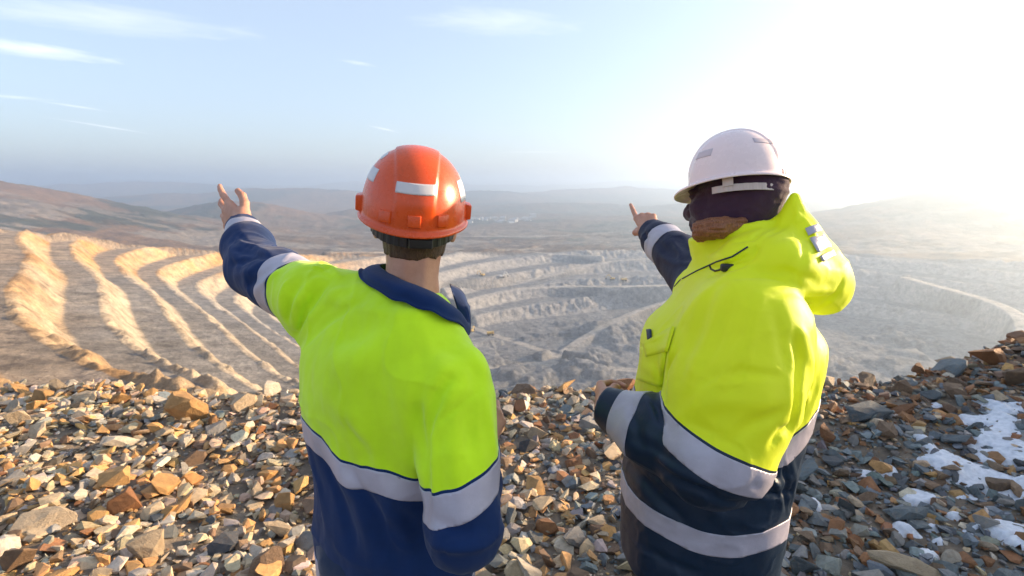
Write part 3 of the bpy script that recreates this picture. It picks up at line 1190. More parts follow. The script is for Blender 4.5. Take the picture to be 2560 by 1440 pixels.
# ------------------------------------------------------------------ the man in the orange helmet
def build_man():
    base = np.array((-0.30, 1.12, 0.0))
    p = empty('person', base)
    tag(p, 'person in an orange hard hat and lime jacket, left arm flung out with open hand', 'person', 'workers looking over the pit')
    yaw = rad(33)
    fw, rt = np.array((math.sin(yaw), math.cos(yaw))), np.array((math.cos(yaw), -math.sin(yaw)))
    LS, LE, LW = at(772, 738, 1.21), at(638, 670, 1.42), at(606, 572, 1.59)
    RS, RE, RW = at(1138, 1002, 0.965), at(1160, 1328, 0.87), np.array((-0.078, 1.11, 1.12))
    NB = np.array((-0.224, 1.125, 1.50))
    rows = [(0.74, -0.288, 1.110, 0.205, 0.145), (0.86, -0.288, 1.110, 0.208, 0.145), (1.00, -0.290, 1.106, 0.198, 0.132), (1.15, -0.288, 1.10, 0.200, 0.136), (1.28, -0.290, 1.098, 0.210, 0.136), (1.37, -0.288, 1.10, 0.194, 0.120), (1.46, -0.250, 1.10, 0.110, 0.085)]

    def torso(P):
        d = loft(P, rows, rt, fw, 2.25)
        sh = chain(P, [LS + (0.03, -0.005, 0.0), NB + (-0.03, 0, -0.055), RS + (-0.012, 0.02, 0.030)], (0.074, 0.070, 0.072), 0.03)
        return smin(d, sh, 0.07)

    la_pts = [LS, LE, LW]

    def larm(P):
        d = chain(P, [LS, LS * 0.45 + LE * 0.55, LE, LE * 0.5 + LW * 0.5, LW], (0.078, 0.076, 0.075, 0.066, 0.048), 0.02)
        ax = (LW - LE) / np.linalg.norm(LW - LE)
        return smax(d, (P - LW) @ ax - 0.012, 0.006)

    def rarm(P):
        d = chain(P, [RS, RS * 0.5 + RE * 0.5 + (0.0, 0.0, 0), RE, RE * 0.5 + RW * 0.5, RW], (0.078, 0.074, 0.070, 0.060, 0.048), 0.02)
        ax = (RW - RE) / np.linalg.norm(RW - RE)
        return smax(d, (P - RW) @ ax - 0.004, 0.006)

    def raw(P):
        d = smin(torso(P), larm(P), 0.05)
        kz = np.where(P[:, 2] > 1.40, 0.045, 0.045 - 0.039 * sstep(1.40, 1.32, P[:, 2]))
        return smin(d, rarm(P), kz)

    def F_(pts, w, a):
        return (np.array([on(raw, *q) for q in pts]), w, a)

    fl = [
        F_([(1076, 1086), (1110, 1045), (1160, 1005), (1206, 969)], 0.005, -0.0035),            # sleeve seam
        F_([(1066, 1300), (1067, 1180), (1069, 1093), (1082, 1035), (1097, 985), (1128, 940)], 0.0075, -0.0085), F_([(1084, 1290), (1085, 1180), (1087, 1100), (1100, 1045), (1116, 1000)], 0.011, 0.005),
        F_([(1084, 1060), (1098, 985), (1135, 935)], 0.014, -0.007), F_([(1062, 1120), (1078, 1020), (1110, 940)], 0.02, 0.006),
        F_([(950, 800), (900, 835), (835, 870)], 0.030, -0.007), F_([(985, 850), (900, 895), (800, 900)], 0.035, 0.005),
        F_([(1000, 905), (1020, 1000), (1035, 1120), (1030, 1180)], 0.030, 0.007), F_([(1045, 1000), (1055, 1100), (1060, 1180)], 0.016, -0.007),
        F_([(800, 960), (880, 1050), (925, 1140)], 0.028, 0.006), F_([(860, 1040), (905, 1120), (930, 1190)], 0.018, -0.006),
        F_([(930, 1140), (980, 1230), (1010, 1330)], 0.022, 0.006), F_([(800, 1120), (850, 1230), (890, 1390)], 0.016, -0.005), F_([(830, 1110), (890, 1250), (935, 1400)], 0.018, 0.005),
        F_([(880, 1170), (950, 1290), (990, 1420)], 0.014, -0.005), F_([(770, 1090), (800, 1210), (820, 1330)], 0.014, 0.004),
        F_([(980, 1250), (1040, 1330), (1075, 1420)], 0.016, -0.005),
        # gathers round the raised shoulder
        F_([(722, 800), (726, 745), (748, 700)], 0.008, -0.006), F_([(740, 815), (748, 755), (790, 695)], 0.010, 0.007), F_([(748, 830), (766, 775), (822, 705)], 0.009, -0.006),
        F_([(757, 850), (790, 790), (850, 725)], 0.013, 0.006), F_([(768, 860), (815, 810), (890, 760)], 0.012, -0.005), F_([(706, 785), (702, 740), (715, 700)], 0.007, 0.004),
        F_([(775, 660), (800, 668), (825, 690)], 0.006, 0.005), F_([(800, 655), (830, 668), (850, 690)], 0.006, 0.005), F_([(785, 668), (808, 676), (830, 700)], 0.006, -0.004),
        # elbow and forearm of the raised sleeve
        F_([(575, 660), (610, 655), (650, 640)], 0.010, -0.006), F_([(590, 690), (625, 680), (670, 650)], 0.010, 0.006), F_([(615, 715), (640, 700), (690, 662)], 0.010, -0.006),
        F_([(600, 600), (640, 615), (680, 640)], 0.010, 0.005), F_([(585, 625), (620, 632), (665, 648)], 0.008, -0.005), F_([(640, 735), (665, 705), (700, 672)], 0.009, 0.005),
        F_([(596, 585), (612, 600), (645, 612)], 0.007, -0.004), F_([(570, 610), (590, 640), (600, 680)], 0.010, 0.004),
        # hanging sleeve
        F_([(1205, 980), (1225, 1060), (1240, 1140)], 0.014, 0.005), F_([(1165, 1010), (1180, 1100), (1190, 1180)], 0.016, -0.004), F_([(1120, 1060), (1130, 1150), (1135, 1215)], 0.018, 0.005),
        F_([(1085, 1300), (1140, 1330), (1210, 1320)], 0.012, -0.005), F_([(1080, 1340), (1130, 1365), (1220, 1350)], 0.012, 0.005), F_([(1110, 1400), (1118, 1340), (1125, 1300)], 0.006, -0.003),
        F_([(1175, 900), (1190, 950), (1185, 1000)], 0.014, -0.004), F_([(1100, 850), (1140, 890), (1160, 930)], 0.02, -0.004),
    ]

    def jk(P):
        n = 0.0038 * fbm(P / np.array((0.065, 0.065, 0.17)), 3, 3) + 0.004 * vnoise(P / 0.17, 8)
        cr = 0.0045 * (1 - np.abs(vnoise(P / np.array((0.16, 0.16, 0.20)), 71))) ** 7 * sstep(1.20, 1.10, P[:, 2]) + 0.003 * (1 - np.abs(vnoise(P / np.array((0.10, 0.10, 0.13)), 72))) ** 8
        return raw(P) - 1.7 * folds(P, fl) - n - cr

    V, Q = net(jk, (-0.95, 0.70, 0.70), (0.06, 1.75, 1.75), 0.0055)
    T = tris(Q)
    ax1 = (LE - LS) / np.linalg.norm(LE - LS)
    ax2 = (LW - LE) / np.linalg.norm(LW - LE)
    V, T, _, _ = cut(V, T, rarm(V) - np.minimum(torso(V), larm(V)))
    V, T, _, _ = cut(V, T, larm(V) - np.minimum(torso(V), rarm(V)))

    def fields(V):
        dt, dl, dr = torso(V), larm(V), rarm(V)
        wl = sstep(-0.012, 0.012, np.minimum(dt, dr) - dl)
        wr = sstep(-0.006, 0.006, np.minimum(dt, dl) - dr)
        z = V[:, 2]
        zt = z - 1.152 - 0.40 * np.clip(-0.28 - V[:, 0], 0, 0.12) + 0.10 * np.clip(V[:, 0] + 0.28, 0, 1) - 0.010 * np.sin(V[:, 0] * 23 + 0.6) - 0.006 * np.sin(V[:, 0] * 41)
        fo = np.clip((V - RE) @ ((RW - RE) / np.linalg.norm(RW - RE)), 0, 1)
        zr_ = z - 1.190 - 0.34 * (V[:, 0] + 0.085) - 0.6 * sstep(0.02, 0.06, fo) * sstep(-0.005, 0.01, rcone(V, RS, RE, 0, 0) - rcone(V, RE, RW, 0, 0))
        p1, p2 = (V - LS) @ ax1, (V - LE) @ ax2
        w2 = sstep(-0.02, 0.02, rcone(V, LS, LE, 0, 0) - rcone(V, LE, LW, 0, 0))
        s1 = p1 * (1 - w2) + (np.linalg.norm(LE - LS) + np.maximum(p2, 0)) * w2
        s2 = (V - LW) @ ax2
        return wl, wr, zt, zr_, s1, s2
    wl, wr, zt, zr_, s1, s2 = fields(V)
    S1 = 0.058                                                       # where the upper stripe of the raised sleeve begins
    f_lime = (1 - wl) * ((1 - wr) * (zt - 0.006) + wr * (zr_ - 0.006)) + wl * (S1 - 0.006 - s1)
    f_tape = np.maximum((1 - wl) * ((1 - wr) * zt + wr * zr_) + wl * (S1 - s1), -1)
    f_tlow = (1 - wl) * ((1 - wr) * (zt + 0.050) + wr * (zr_ + 0.058)) + wl * (S1 + 0.062 - s1)
    f_hem = (V[:, 2] - 0.850 - 0.008 * np.sin(V[:, 0] * 19)) * (1 - wr) * (1 - wl) + 0.3 * wr + 0.3 * wl
    f_heml = f_hem + 0.050
    f_cuff = (s2 + 0.066) * wl - 0.2 * (1 - wl)
    f_cufl = (s2 + 0.022) * wl - 0.2 * (1 - wl)
    X = [f_lime, f_tape, f_tlow, f_hem, f_heml, f_cuff, f_cufl]
    for i in range(7):
        V, T, f, X = cut(V, T, X[i], X)
        X[i] = f
    N_ = normals(V, T)
    c = [x[T].mean(1) for x in X]
    lime = c[0] > 0
    jacket = mesh_obj('jacket', V, T, [M_LIME, M_NAVY], p, True, None, np.where(lime, 0, 1))
    g = V[T].mean(1)
    band = (c[1] < 0) & (c[2] > 0)
    larm_z = (larm(g) < torso(g)) & (larm(g) < rarm(g))
    rarm_z = (rarm(g) < torso(g)) & (rarm(g) < larm(g))
    cuff = (c[5] > 0) & (c[6] < 0)
    for sel in (band & ~larm_z & ~rarm_z, band & rarm_z, band & larm_z & (c[5] < 0), (c[3] < 0) & (c[4] > 0), cuff):
        if sel.any():
            v, t = strip_mesh(V, T, N_, sel)
            mesh_obj('reflective_stripe', v, t, M_TAPE, jacket)
    # collar: a folded band standing round the neck, its fall lying on the shoulders
    up = np.array([(-0.190, 1.235, 1.505), (-0.262, 1.205, 1.535), at(950, 664, 1.150), at(1000, 696, 1.062), at(1048, 715, 1.046), at(1090, 734, 1.052), at(1128, 765, 1.095), at(1150, 800, 1.160), (-0.150, 1.225, 1.485)])
    lo = np.array([(-0.215, 1.285, 1.44), (-0.318, 1.225, 1.505), at(900, 697, 1.135), at(965, 738, 1.035), at(1020, 761, 1.008), at(1076, 780, 0.998), at(1136, 806, 1.020), at(1171, 834, 1.100), (-0.105, 1.250, 1.425)])
    nu = 80
    tt = np.linspace(0, 8, nu)
    U, Lw = [np.stack([curve1(tt, np.arange(9.0), q[:, k]) for k in range(3)], 1) for q in (up, lo)]
    ctr = np.array((-0.215, 1.135, 0.0))
    out = U - ctr
    out[:, 2] = 0
    out /= np.linalg.norm(out, axis=1)[:, None]
    nv = 14
    rows_c = []
    for side in (1, 0):
        for j in (range(nv) if side else range(nv - 1, -1, -1)):
            s = j / (nv - 1)
            q = U * (1 - s) + Lw * s + out * (0.011 * math.sin(math.pi * min(1, s * 1.15)) + (0.0035 if side else 0.0))
            q[:, 2] += 0.006 * math.sin(math.pi * s) + 0.0025 * np.sin(tt * 5.3) * s
            d = jk(q)
            q = q + np.clip((0.006 if side else 0.002) - d, 0, 0.03)[:, None] * np.array((0, 0, 1.0)) * (s > 0.3)
            rows_c.append(q)
    cv = np.array(rows_c).reshape(-1, 3)
    m = len(rows_c)
    F = []
    for k in range(m):
        for q in range(nu - 1):
            a, b = k * nu + q, ((k + 1) % m) * nu + q
            F.append((a, a + 1, b + 1, b))
    F.append([k * nu for k in range(m)])
    F.append([k * nu + nu - 1 for k in range(m)][::-1])
    mesh_obj('collar', cv, F, M_NAVY, jacket)

    # trousers and boots
    pel = np.array((-0.30, 1.115, 0.86))
    r3, f3 = np.array((*rt, 0)), np.array((*fw, 0))
    hipL, hipR = pel - r3 * 0.10, pel + r3 * 0.10
    ftL, ftR = np.array((*(base[:2] - rt * 0.14 + fw * 0.02), 0.0)), np.array((*(base[:2] + rt * 0.14 - fw * 0.02), 0.0))
    knL, knR = (hipL * 0.48 + ftL * 0.52) + f3 * 0.03, (hipR * 0.48 + ftR * 0.52) + f3 * 0.03

    def trs(P):
        d = smin(ell(P, pel, (0.17, 0.14, 0.13)), chain(P, [hipL, knL, ftL + (0, 0, 0.12)], (0.105, 0.082, 0.085), 0.02), 0.03)
        d = smin(d, chain(P, [hipR, knR, ftR + (0, 0, 0.12)], (0.105, 0.082, 0.085), 0.02), 0.03)
        return smax(d, 0.085 - P[:, 2], 0.01) - 0.004 * fbm(P / np.array((0.09, 0.09, 0.05)), 12, 3)
    v, q = net(trs, (-0.68, 0.75, 0.05), (0.10, 1.50, 1.02), 0.012)
    mesh_obj('trousers', v, tris(q), M_TROUSER, p)
    for ft in (ftL, ftR):
        v, q = net(lambda P: shoe(P, ft, fw), ft - 0.25, ft + (0.25, 0.25, 0.32), 0.008)
        mesh_obj('boot', v, tris(q), M_BOOT, p)

    # body: head, neck, hands, and the frame inside the clothes
    hc, HR = np.array((-0.213, 1.155, 1.645)), rot(-10, 8, 4)
    hf = head_field(hc, HR)

    def head(P):
        d = smin(hf(P), chain(P, [hc + HR @ np.array((0, -0.022, -0.05)), NB + (0, 0.0, -0.02), NB + (-0.02, -0.01, -0.12)], (0.058, 0.057, 0.075), 0.02), 0.03)
        q = (P - hc) @ HR
        d = d - 0.004 * np.exp(-(((np.abs(q[:, 0]) - 0.022) / 0.012) ** 2)) * sstep(-0.05, -0.08, q[:, 2]) * (q[:, 1] < 0)   # neck tendons
        return d
    hne = head_field(hc, HR, False)
    parts = []
    v, q = net(head, (-0.36, 0.95, 1.36), (-0.06, 1.32, 1.80), 0.0042)
    parts.append((v, tris(q)))
    core = lambda P: smin(loft(P, [(0.80, -0.30, 1.11, 0.15, 0.10), (1.1, -0.30, 1.105, 0.14, 0.09), (1.3, -0.29, 1.10, 0.16, 0.10), (1.44, -0.25, 1.10, 0.10, 0.07)], rt, fw, 2.0), np.minimum(chain(P, [NB + (-0.02, -0.01, -0.10), LS, LE, LW], (0.06, 0.05, 0.042, 0.03)), chain(P, [NB + (-0.02, -0.01, -0.10), RS, RE, RW], (0.06, 0.05, 0.042, 0.03))), 0.02)
    v, q = net(core, (-0.92, 0.75, 0.76), (0.03, 1.72, 1.68), 0.014)
    parts.append((v, tris(q)))
    hdir = at(538, 516, 1.735) - LW
    HF = frame(hdir, at(622, 462, 1.60) - LW)
    HF[:, 2] = np.cross(HF[:, 0], HF[:, 1])
    lh = hand_field(LW + 0.018 * ax2, HF, False, ((-4, 6, 6), (4, 14, 10), (12, 22, 14), (22, 26, 18)), ((0.026, 0.026, -0.012), (0.050, 0.056, -0.020), (0.063, 0.084, -0.022), (0.068, 0.112, -0.020)), 16, 1.14)
    v, q = net(lh, LW - 0.14, LW + 0.23, 0.0028)
    parts.append((v, tris(q)))
    RF = frame((0.05, 0.12, 0.10), (-0.6, 0.0, 0.6))
    rh = hand_field(RW + (0.004, 0.0, 0.004), RF, True, ((30, 40, 30), (34, 44, 30), (38, 46, 30), (42, 46, 30)), ((0.026, 0.022, -0.012), (0.046, 0.052, -0.026), (0.050, 0.078, -0.036), (0.046, 0.100, -0.042)), 2, 1.0)
    v, q = net(rh, RW - 0.14, RW + 0.22, 0.0035)
    parts.append((v, tris(q)))
    V, T = merge(parts)
    body = mesh_obj('body', V, T, M_SKIN, p)

    def hair(P):
        q = (P - hc) @ HR
        d = smin(hne(P), chain(P, [hc + HR @ np.array((0, -0.022, -0.05)), NB + (0, 0.0, -0.02)], (0.058, 0.057), 0.02), 0.03) - 0.0045 - 0.001 * vnoise(P * np.array((160, 160, 40)), 4)
        d = smax(d, q[:, 1] - 0.028 + 0.25 * q[:, 2], 0.004)
        d = smax(d, -(q[:, 2] + 0.072 - 0.010 * np.abs(vnoise(P * np.array((70, 70, 10)), 6)) + 0.10 * np.clip(np.abs(q[:, 0]) - 0.03, 0, 1)), 0.006)
        return smax(d, q[:, 2] - 0.06, 0.01)
    v, q = net(hair, (-0.34, 0.99, 1.55), (-0.08, 1.28, 1.74), 0.004)
    mesh_obj('hair', v, tris(q), M_HAIR, body)

    hat = Hat((-0.214, 1.150, 1.664), rot(-10, 8, 5.5), 0.112, 0.136, 0.134, 0.013, 0.007, 0.042)
    v, t = hat.shell()
    hobj = mesh_obj('hard_hat', v, t, M_ORANGE, p)
    tag(hobj, 'glossy orange safety helmet with silver reflective stickers')
    for phi, e, w, h, roll in ((180, 0.52, 0.076, 0.021, 0.0), (-108, 0.60, 0.060, 0.030, 0.0), (-96, 0.98, 0.036, 0.022, 0.2), (108, 0.46, 0.050, 0.046, 0.0), (70, 0.6, 0.06, 0.03, 0.0), (0, 0.62, 0.07, 0.03, 0.0)):
        v, t = hat.patch(rad(phi), e, w, h, roll)
        mesh_obj('reflective_sticker', v, t, M_STICK, hobj)
    for phi, e, w, h, dd in ((-90, 0.06, 0.044, 0.036, 0.011), (90, 0.06, 0.044, 0.036, 0.011)):
        bm_obj('accessory_slot', hat.block(rad(phi), e, w, h, dd, 0.86), M_ORANGE, hobj, True)
    for phi in (180, 150, -150):
        bm_obj('moulded_lug', hat.block(rad(phi), 0.10, 0.028, 0.026, 0.0045, 0.86, 0.004, 0.15), M_ORANGE, hobj, True)
    v, f = hat.ring(0.087, 0.108, -0.044, -0.016, 0.004, 0.012, 50, 310, 150, -0.004, 46, 0.0012)
    hb = mesh_obj('headband', v, f, M_BLACK, hobj, False)
    b = hat.block(rad(172), 0.0, 0.050, 0.020, 0.004, 0.9)
    for vv in b.verts:
        q = hat.R.T @ (np.array(vv.co) - hat.o)
        q = q + np.array((0.0, 0.016, -0.032))
        vv.co = Vector(hat.world(q))
    bm_obj('ratchet', b, M_BLACK, hobj, True)
    return p



# ------------------------------------------------------------------ the person in the white helmet
def build_woman():
    base = np.array((0.545, 1.27, 0.0))
    p = empty('person', base)
    tag(p, 'person in a white helmet and hooded yellow parka, face wrapped, one arm pointing ahead', 'person', 'workers looking over the pit')
    yaw = rad(-80)
    fw, rt = np.array((math.sin(yaw), math.cos(yaw))), np.array((math.cos(yaw), -math.sin(yaw)))
    # near (left) arm bent across, far (right) arm pointing ahead
    AS, AE, AW = at(1868, 830, 1.09), at(1780, 1125, 1.00), at(1514, 1014, 1.16)
    BS, BE, BW = at(1770, 730, 1.50), at(1699, 643, 1.74), at(1629, 580, 1.95)
    NB = np.array((0.565, 1.30, 1.52))
    rows = [(0.74, 0.502, 1.26, 0.220, 0.200), (0.86, 0.504, 1.26, 0.222, 0.206), (0.98, 0.508, 1.26, 0.222, 0.208), (1.10, 0.522, 1.26, 0.225, 0.206), (1.24, 0.542, 1.27, 0.232, 0.210), (1.36, 0.552, 1.275, 0.215, 0.202), (1.45, 0.560, 1.285, 0.150, 0.125), (1.52, 0.565, 1.30, 0.09, 0.09)]

    def torso(P):
        d = loft(P, rows, rt, fw, 2.2)
        sh = chain(P, [AS + (0.0, 0.04, 0.0), NB + (0, 0, -0.07), BS + (0, -0.03, -0.01)], (0.10, 0.085, 0.095), 0.03)
        return smin(d, sh, 0.08)

    def upper(P):
        return chain(P, [AS, AS * 0.5 + AE * 0.5, AE], (0.125, 0.128, 0.114), 0.03)

    def fore(P):
        d = chain(P, [AE + (0, 0, -0.01), AE * 0.5 + AW * 0.5 + (0, 0, -0.01), AW], (0.100, 0.076, 0.046), 0.03)
        ax = (AW - AE) / np.linalg.norm(AW - AE)
        return smax(d, (P - AW) @ ax - 0.006, 0.008)

    def barm(P):
        d = chain(P, [BS, BE, BE * 0.4 + BW * 0.6, BW], (0.088, 0.080, 0.066, 0.050), 0.02)
        ax = (BW - BE) / np.linalg.norm(BW - BE)
        return smax(d, (P - BW) @ ax - 0.008, 0.008)

    HD = [at(1760, 690, 1.30), at(1880, 690, 1.14), at(2000, 715, 1.10), at(2060, 690, 1.17)]

    def hood(P):
        d = ell(P, at(1955, 665, 1.20), (0.125, 0.090, 0.080), rot(0, 0, 22))
        d = smin(d, rcone(P, at(2030, 695, 1.18), at(2062, 718, 1.20), 0.066, 0.054), 0.04)
        d = smin(d, chain(P, [at(1735, 700, 1.34), at(1850, 668, 1.17), at(1960, 680, 1.12), at(2060, 725, 1.17)], (0.026, 0.045, 0.060, 0.045), 0.03), 0.05)
        d = smin(d, chain(P, [at(1990, 515, 1.22), at(2005, 580, 1.20), at(2050, 675, 1.20)], (0.016, 0.034, 0.050), 0.02), 0.05)
        d = smin(d, rcone(P, at(1985, 492, 1.22), at(1968, 560, 1.22), 0.012, 0.030), 0.02)
        return d

    def coll(P):
        # the standing collar, open at the top
        q = P - np.array((0.574, 1.305, 1.546))
        q = q @ rot(-80, -16, 9)
        rr = np.sqrt((q[:, 0] / 0.104) ** 2 + (q[:, 1] / 0.100) ** 2)
        d = np.abs(rr - 1) * 0.104 - 0.011
        return smax(d, np.abs(q[:, 2] + 0.01) - 0.080, 0.012)

    def raw(P):
        d = smin(torso(P), upper(P), np.where(P[:, 2] > 1.36, 0.07, 0.07 - 0.05 * sstep(1.36, 1.24, P[:, 2])))
        d = smin(d, fore(P), 0.018)
        d = smin(d, barm(P), 0.05)
        d = smin(d, coll(P), 0.02)
        return smin(d, hood(P), 0.014)

    def F_(pts, w, a):
        return (np.array([on(raw, *q) for q in pts]), w, a)

    fl = [
        # shoulder and sleeve
        F_([(1900, 740), (1870, 850), (1800, 960), (1740, 1010)], 0.012, 0.006), F_([(1930, 760), (1960, 860), (1980, 960)], 0.016, -0.005), F_([(1790, 720), (1740, 830), (1700, 940)], 0.018, -0.006),
        F_([(1760, 730), (1700, 820), (1670, 920)], 0.014, 0.006), F_([(1850, 730), (1800, 830), (1750, 950)], 0.016, -0.004), F_([(1740, 960), (1850, 930), (1950, 940)], 0.012, -0.004),
        F_([(1700, 1040), (1800, 1000), (1930, 1010)], 0.016, 0.004), F_([(1830, 1100), (1880, 1060), (1960, 1020)], 0.012, -0.004), F_([(1720, 1060), (1790, 1090), (1880, 1130)], 0.012, -0.003),
        # back crease behind the arm
        F_([(1985, 840), (1995, 900), (1990, 980), (1972, 1080)], 0.012, -0.012), F_([(2002, 830), (2020, 900), (2012, 990), (1990, 1060)], 0.012, 0.007), F_([(1965, 830), (1976, 920), (1970, 1010)], 0.014, 0.005),
        F_([(2040, 840), (2035, 920), (2000, 1040)], 0.010, -0.005), F_([(2055, 880), (2040, 980), (2010, 1060)], 0.010, 0.005), F_([(1925, 1110), (1950, 1080), (1985, 1060)], 0.010, -0.006),
        # chest
        F_([(1620, 860), (1650, 855), (1690, 820)], 0.006, -0.005), F_([(1600, 900), (1640, 930), (1645, 975)], 0.010, 0.004), F_([(1690, 880), (1665, 930), (1660, 985)], 0.010, -0.007),
        # forearm
        F_([(1600, 985), (1625, 1010), (1640, 1060)], 0.012, 0.007), F_([(1580, 1000), (1590, 1060), (1600, 1110)], 0.012, -0.006), F_([(1615, 1000), (1640, 1020), (1660, 1060)], 0.008, -0.007),
        F_([(1570, 1090), (1640, 1130), (1720, 1180)], 0.014, -0.006), F_([(1600, 1110), (1670, 1160), (1760, 1210)], 0.014, 0.007), F_([(1640, 1160), (1720, 1210), (1800, 1240)], 0.014, -0.005),
        # lower body
        F_([(1560, 1150), (1600, 1220), (1680, 1300)], 0.016, 0.005), F_([(1600, 1180), (1650, 1250), (1720, 1310)], 0.014, -0.005), F_([(1700, 1230), (1800, 1290), (1900, 1290)], 0.016, 0.005),
        F_([(1740, 1220), (1850, 1260), (1950, 1230)], 0.014, -0.005), F_([(1900, 1190), (1940, 1210), (1985, 1190)], 0.009, 0.006), F_([(1880, 1210), (1920, 1235), (1980, 1225)], 0.008, -0.006),
        F_([(1930, 1170), (1945, 1220), (1950, 1260)], 0.007, 0.006), F_([(1955, 1160), (1965, 1210), (1962, 1270)], 0.007, -0.006), F_([(1975, 1150), (1985, 1200), (1975, 1260)], 0.007, 0.006),
        F_([(1600, 1360), (1680, 1410), (1760, 1438)], 0.014, -0.004), F_([(1850, 1300), (1900, 1320), (1950, 1290)], 0.012, 0.004),
        # hood
        F_([(1780, 690), (1880, 640), (1960, 560)], 0.010, -0.006), F_([(1800, 700), (1900, 660), (1985, 600)], 0.012, 0.006), F_([(1850, 695), (1960, 680), (2040, 700)], 0.012, -0.006),
        F_([(1900, 715), (2000, 730), (2090, 730)], 0.010, 0.005), F_([(1940, 740), (2020, 750), (2100, 740)], 0.009, -0.005), F_([(2060, 760), (2095, 730), (2110, 700)], 0.007, -0.005),
        F_([(1990, 560), (2010, 610), (2000, 660)], 0.008, -0.005), F_([(2005, 540), (2035, 590), (2040, 640)], 0.008, 0.005), F_([(1985, 500), (1995, 540), (1980, 590)], 0.006, 0.004),
        F_([(1830, 610), (1880, 600), (1940, 560)], 0.008, -0.004), F_([(1760, 640), (1820, 640), (1890, 610)], 0.010, 0.004), F_([(1760, 670), (1810, 668), (1870, 640)], 0.007, -0.005),
        # pointing sleeve
        F_([(1640, 600), (1665, 625), (1690, 640)], 0.009, -0.005), F_([(1680, 600), (1700, 630), (1705, 660)], 0.010, 0.006), F_([(1700, 590), (1720, 620), (1730, 650)], 0.008, -0.006),
        F_([(1650, 640), (1690, 660), (1720, 660)], 0.009, 0.005), F_([(1610, 575), (1620, 600), (1618, 620)], 0.008, -0.004),
    ]

    def jk(P):
        n = 0.002 * fbm(P / np.array((0.085, 0.085, 0.11)), 13, 3) + 0.005 * vnoise(P / 0.19, 18)
        pk = 0.0025 * np.abs(fbm(P / 0.03, 19, 2)) * sstep(1.56, 1.62, P[:, 2]) * sstep(0.62, 0.68, P[:, 0])
        hole = ell(P, np.array((0.556, 1.31, 1.64)), (0.092, 0.095, 0.11))
        cr = 0.0022 * (1 - np.abs(vnoise(P / np.array((0.13, 0.13, 0.10)), 73))) ** 8 + (0.0016 * (1 - np.abs(vnoise(P / np.array((0.07, 0.07, 0.05)), 74))) ** 7) * (0.5 + sstep(1.22, 1.10, P[:, 2]))
        return smax(raw(P) - 1.7 * folds(P, fl) - n - pk - cr, -hole, 0.01)

    V, Q = net(jk, (0.10, 0.80, 0.70), (0.92, 2.06, 1.80), 0.0058)
    T = tris(Q)
    axb1, axb2 = (BE - BS) / np.linalg.norm(BE - BS), (BW - BE) / np.linalg.norm(BW - BE)
    axf = (AW - AE) / np.linalg.norm(AW - AE)

    def zones(V):
        D = np.stack([np.minimum(np.minimum(torso(V), coll(V)), hood(V)), upper(V), fore(V), barm(V)], 1)
        return D
    for i in (1, 2, 3):
        D = zones(V)
        V, T, _, _ = cut(V, T, D[:, i] - np.min(np.delete(D, i, axis=1), axis=1))
    D = zones(V)
    lowest = lambda i: sstep(-0.008, 0.008, np.min(np.delete(D, i, axis=1), axis=1) - D[:, i])
    wf, wb, wu = lowest(2), lowest(3), lowest(1)
    z, x = V[:, 2], V[:, 0]
    zt = z - (1.180 + 0.38 * np.clip(x - 0.60, 0, 1)) * (1 - wu) - (1.196 + 0.48 * (0.45 - x)) * wu - 0.003 * np.sin(x * 31)
    sb, sf = (V - BW) @ axb2, (V - AW) @ axf
    f_hi = (zt - 0.006) * (1 - wf) * (1 - wb) - 0.1 * wf - wb * (0.1)
    f_up = zt * (1 - wf) * (1 - wb) - 0.1 * wf - 0.1 * wb
    f_lo = (zt + 0.064) * (1 - wf) * (1 - wb) - 0.1 * wf - 0.1 * wb
    arm = np.maximum(wf, wu)
    f_h1 = (z - 0.952 - 0.006 * np.sin(x * 24)) * (1 - arm) + 0.2 * arm + 0.2 * wb
    f_h2 = f_h1 + 0.056 * (1 - arm)
    f_b1, f_b2 = (sb + 0.165) * wb - 0.2 * (1 - wb), (sb + 0.100) * wb - 0.2 * (1 - wb)
    f_c1, f_c2 = (sf + 0.095) * wf - 0.2 * (1 - wf), (sf + 0.038) * wf - 0.2 * (1 - wf)
    f_b3, f_b4 = (sb + 0.320) * wb - 0.2 * (1 - wb), (sb + 0.262) * wb - 0.2 * (1 - wb)
    X = [f_hi, f_up, f_lo, f_h1, f_h2, f_b1, f_b2, f_c1, f_c2, f_b3, f_b4]
    for i in range(len(X)):
        V, T, f, X = cut(V, T, X[i], X)
        X[i] = f
    N_ = normals(V, T)
    c = [q[T].mean(1) for q in X]
    g = V[T].mean(1)
    D = zones(g)
    zi = D.argmin(1)
    mi = np.where(c[0] > 0, 0, np.where(zi == 3, 2, 1))
    jacket = mesh_obj('parka', V, T, [M_YELLOW, M_INK, M_SLEEVE], p, True, None, mi)
    for sel in ((c[1] < 0) & (c[2] > 0) & (zi == 0), (c[1] < 0) & (c[2] > 0) & (zi == 1), (c[3] < 0) & (c[4] > 0), (c[5] > 0) & (c[6] < 0), (c[7] > 0) & (c[8] < 0)):
        if sel.any():
            v, t = strip_mesh(V, T, N_, sel)
            mesh_obj('reflective_stripe', v, t, M_TAPE, jacket)

    def sheet_on(pts, n, off, name, mat, par, thick=0.0015):
        """A piece of cloth or plastic lying on the parka, its four corners given as they stand in the photograph."""
        a, b, c_, d_ = [np.array(q, float) for q in pts]
        P = []
        for i in range(n[0] + 1):
            for j in range(n[1] + 1):
                u, w = i / n[0], j / n[1]
                q = (a * (1 - u) + b * u) * (1 - w) + (d_ * (1 - u) + c_ * u) * w
                P.append(on(jk, q[0], q[1]))
        P = np.array(P)
        e = 0.004
        G = np.stack([jk(P + np.eye(3)[i] * e) - jk(P - np.eye(3)[i] * e) for i in range(3)], 1)
        G /= np.linalg.norm(G, axis=1)[:, None]
        m = n[1] + 1
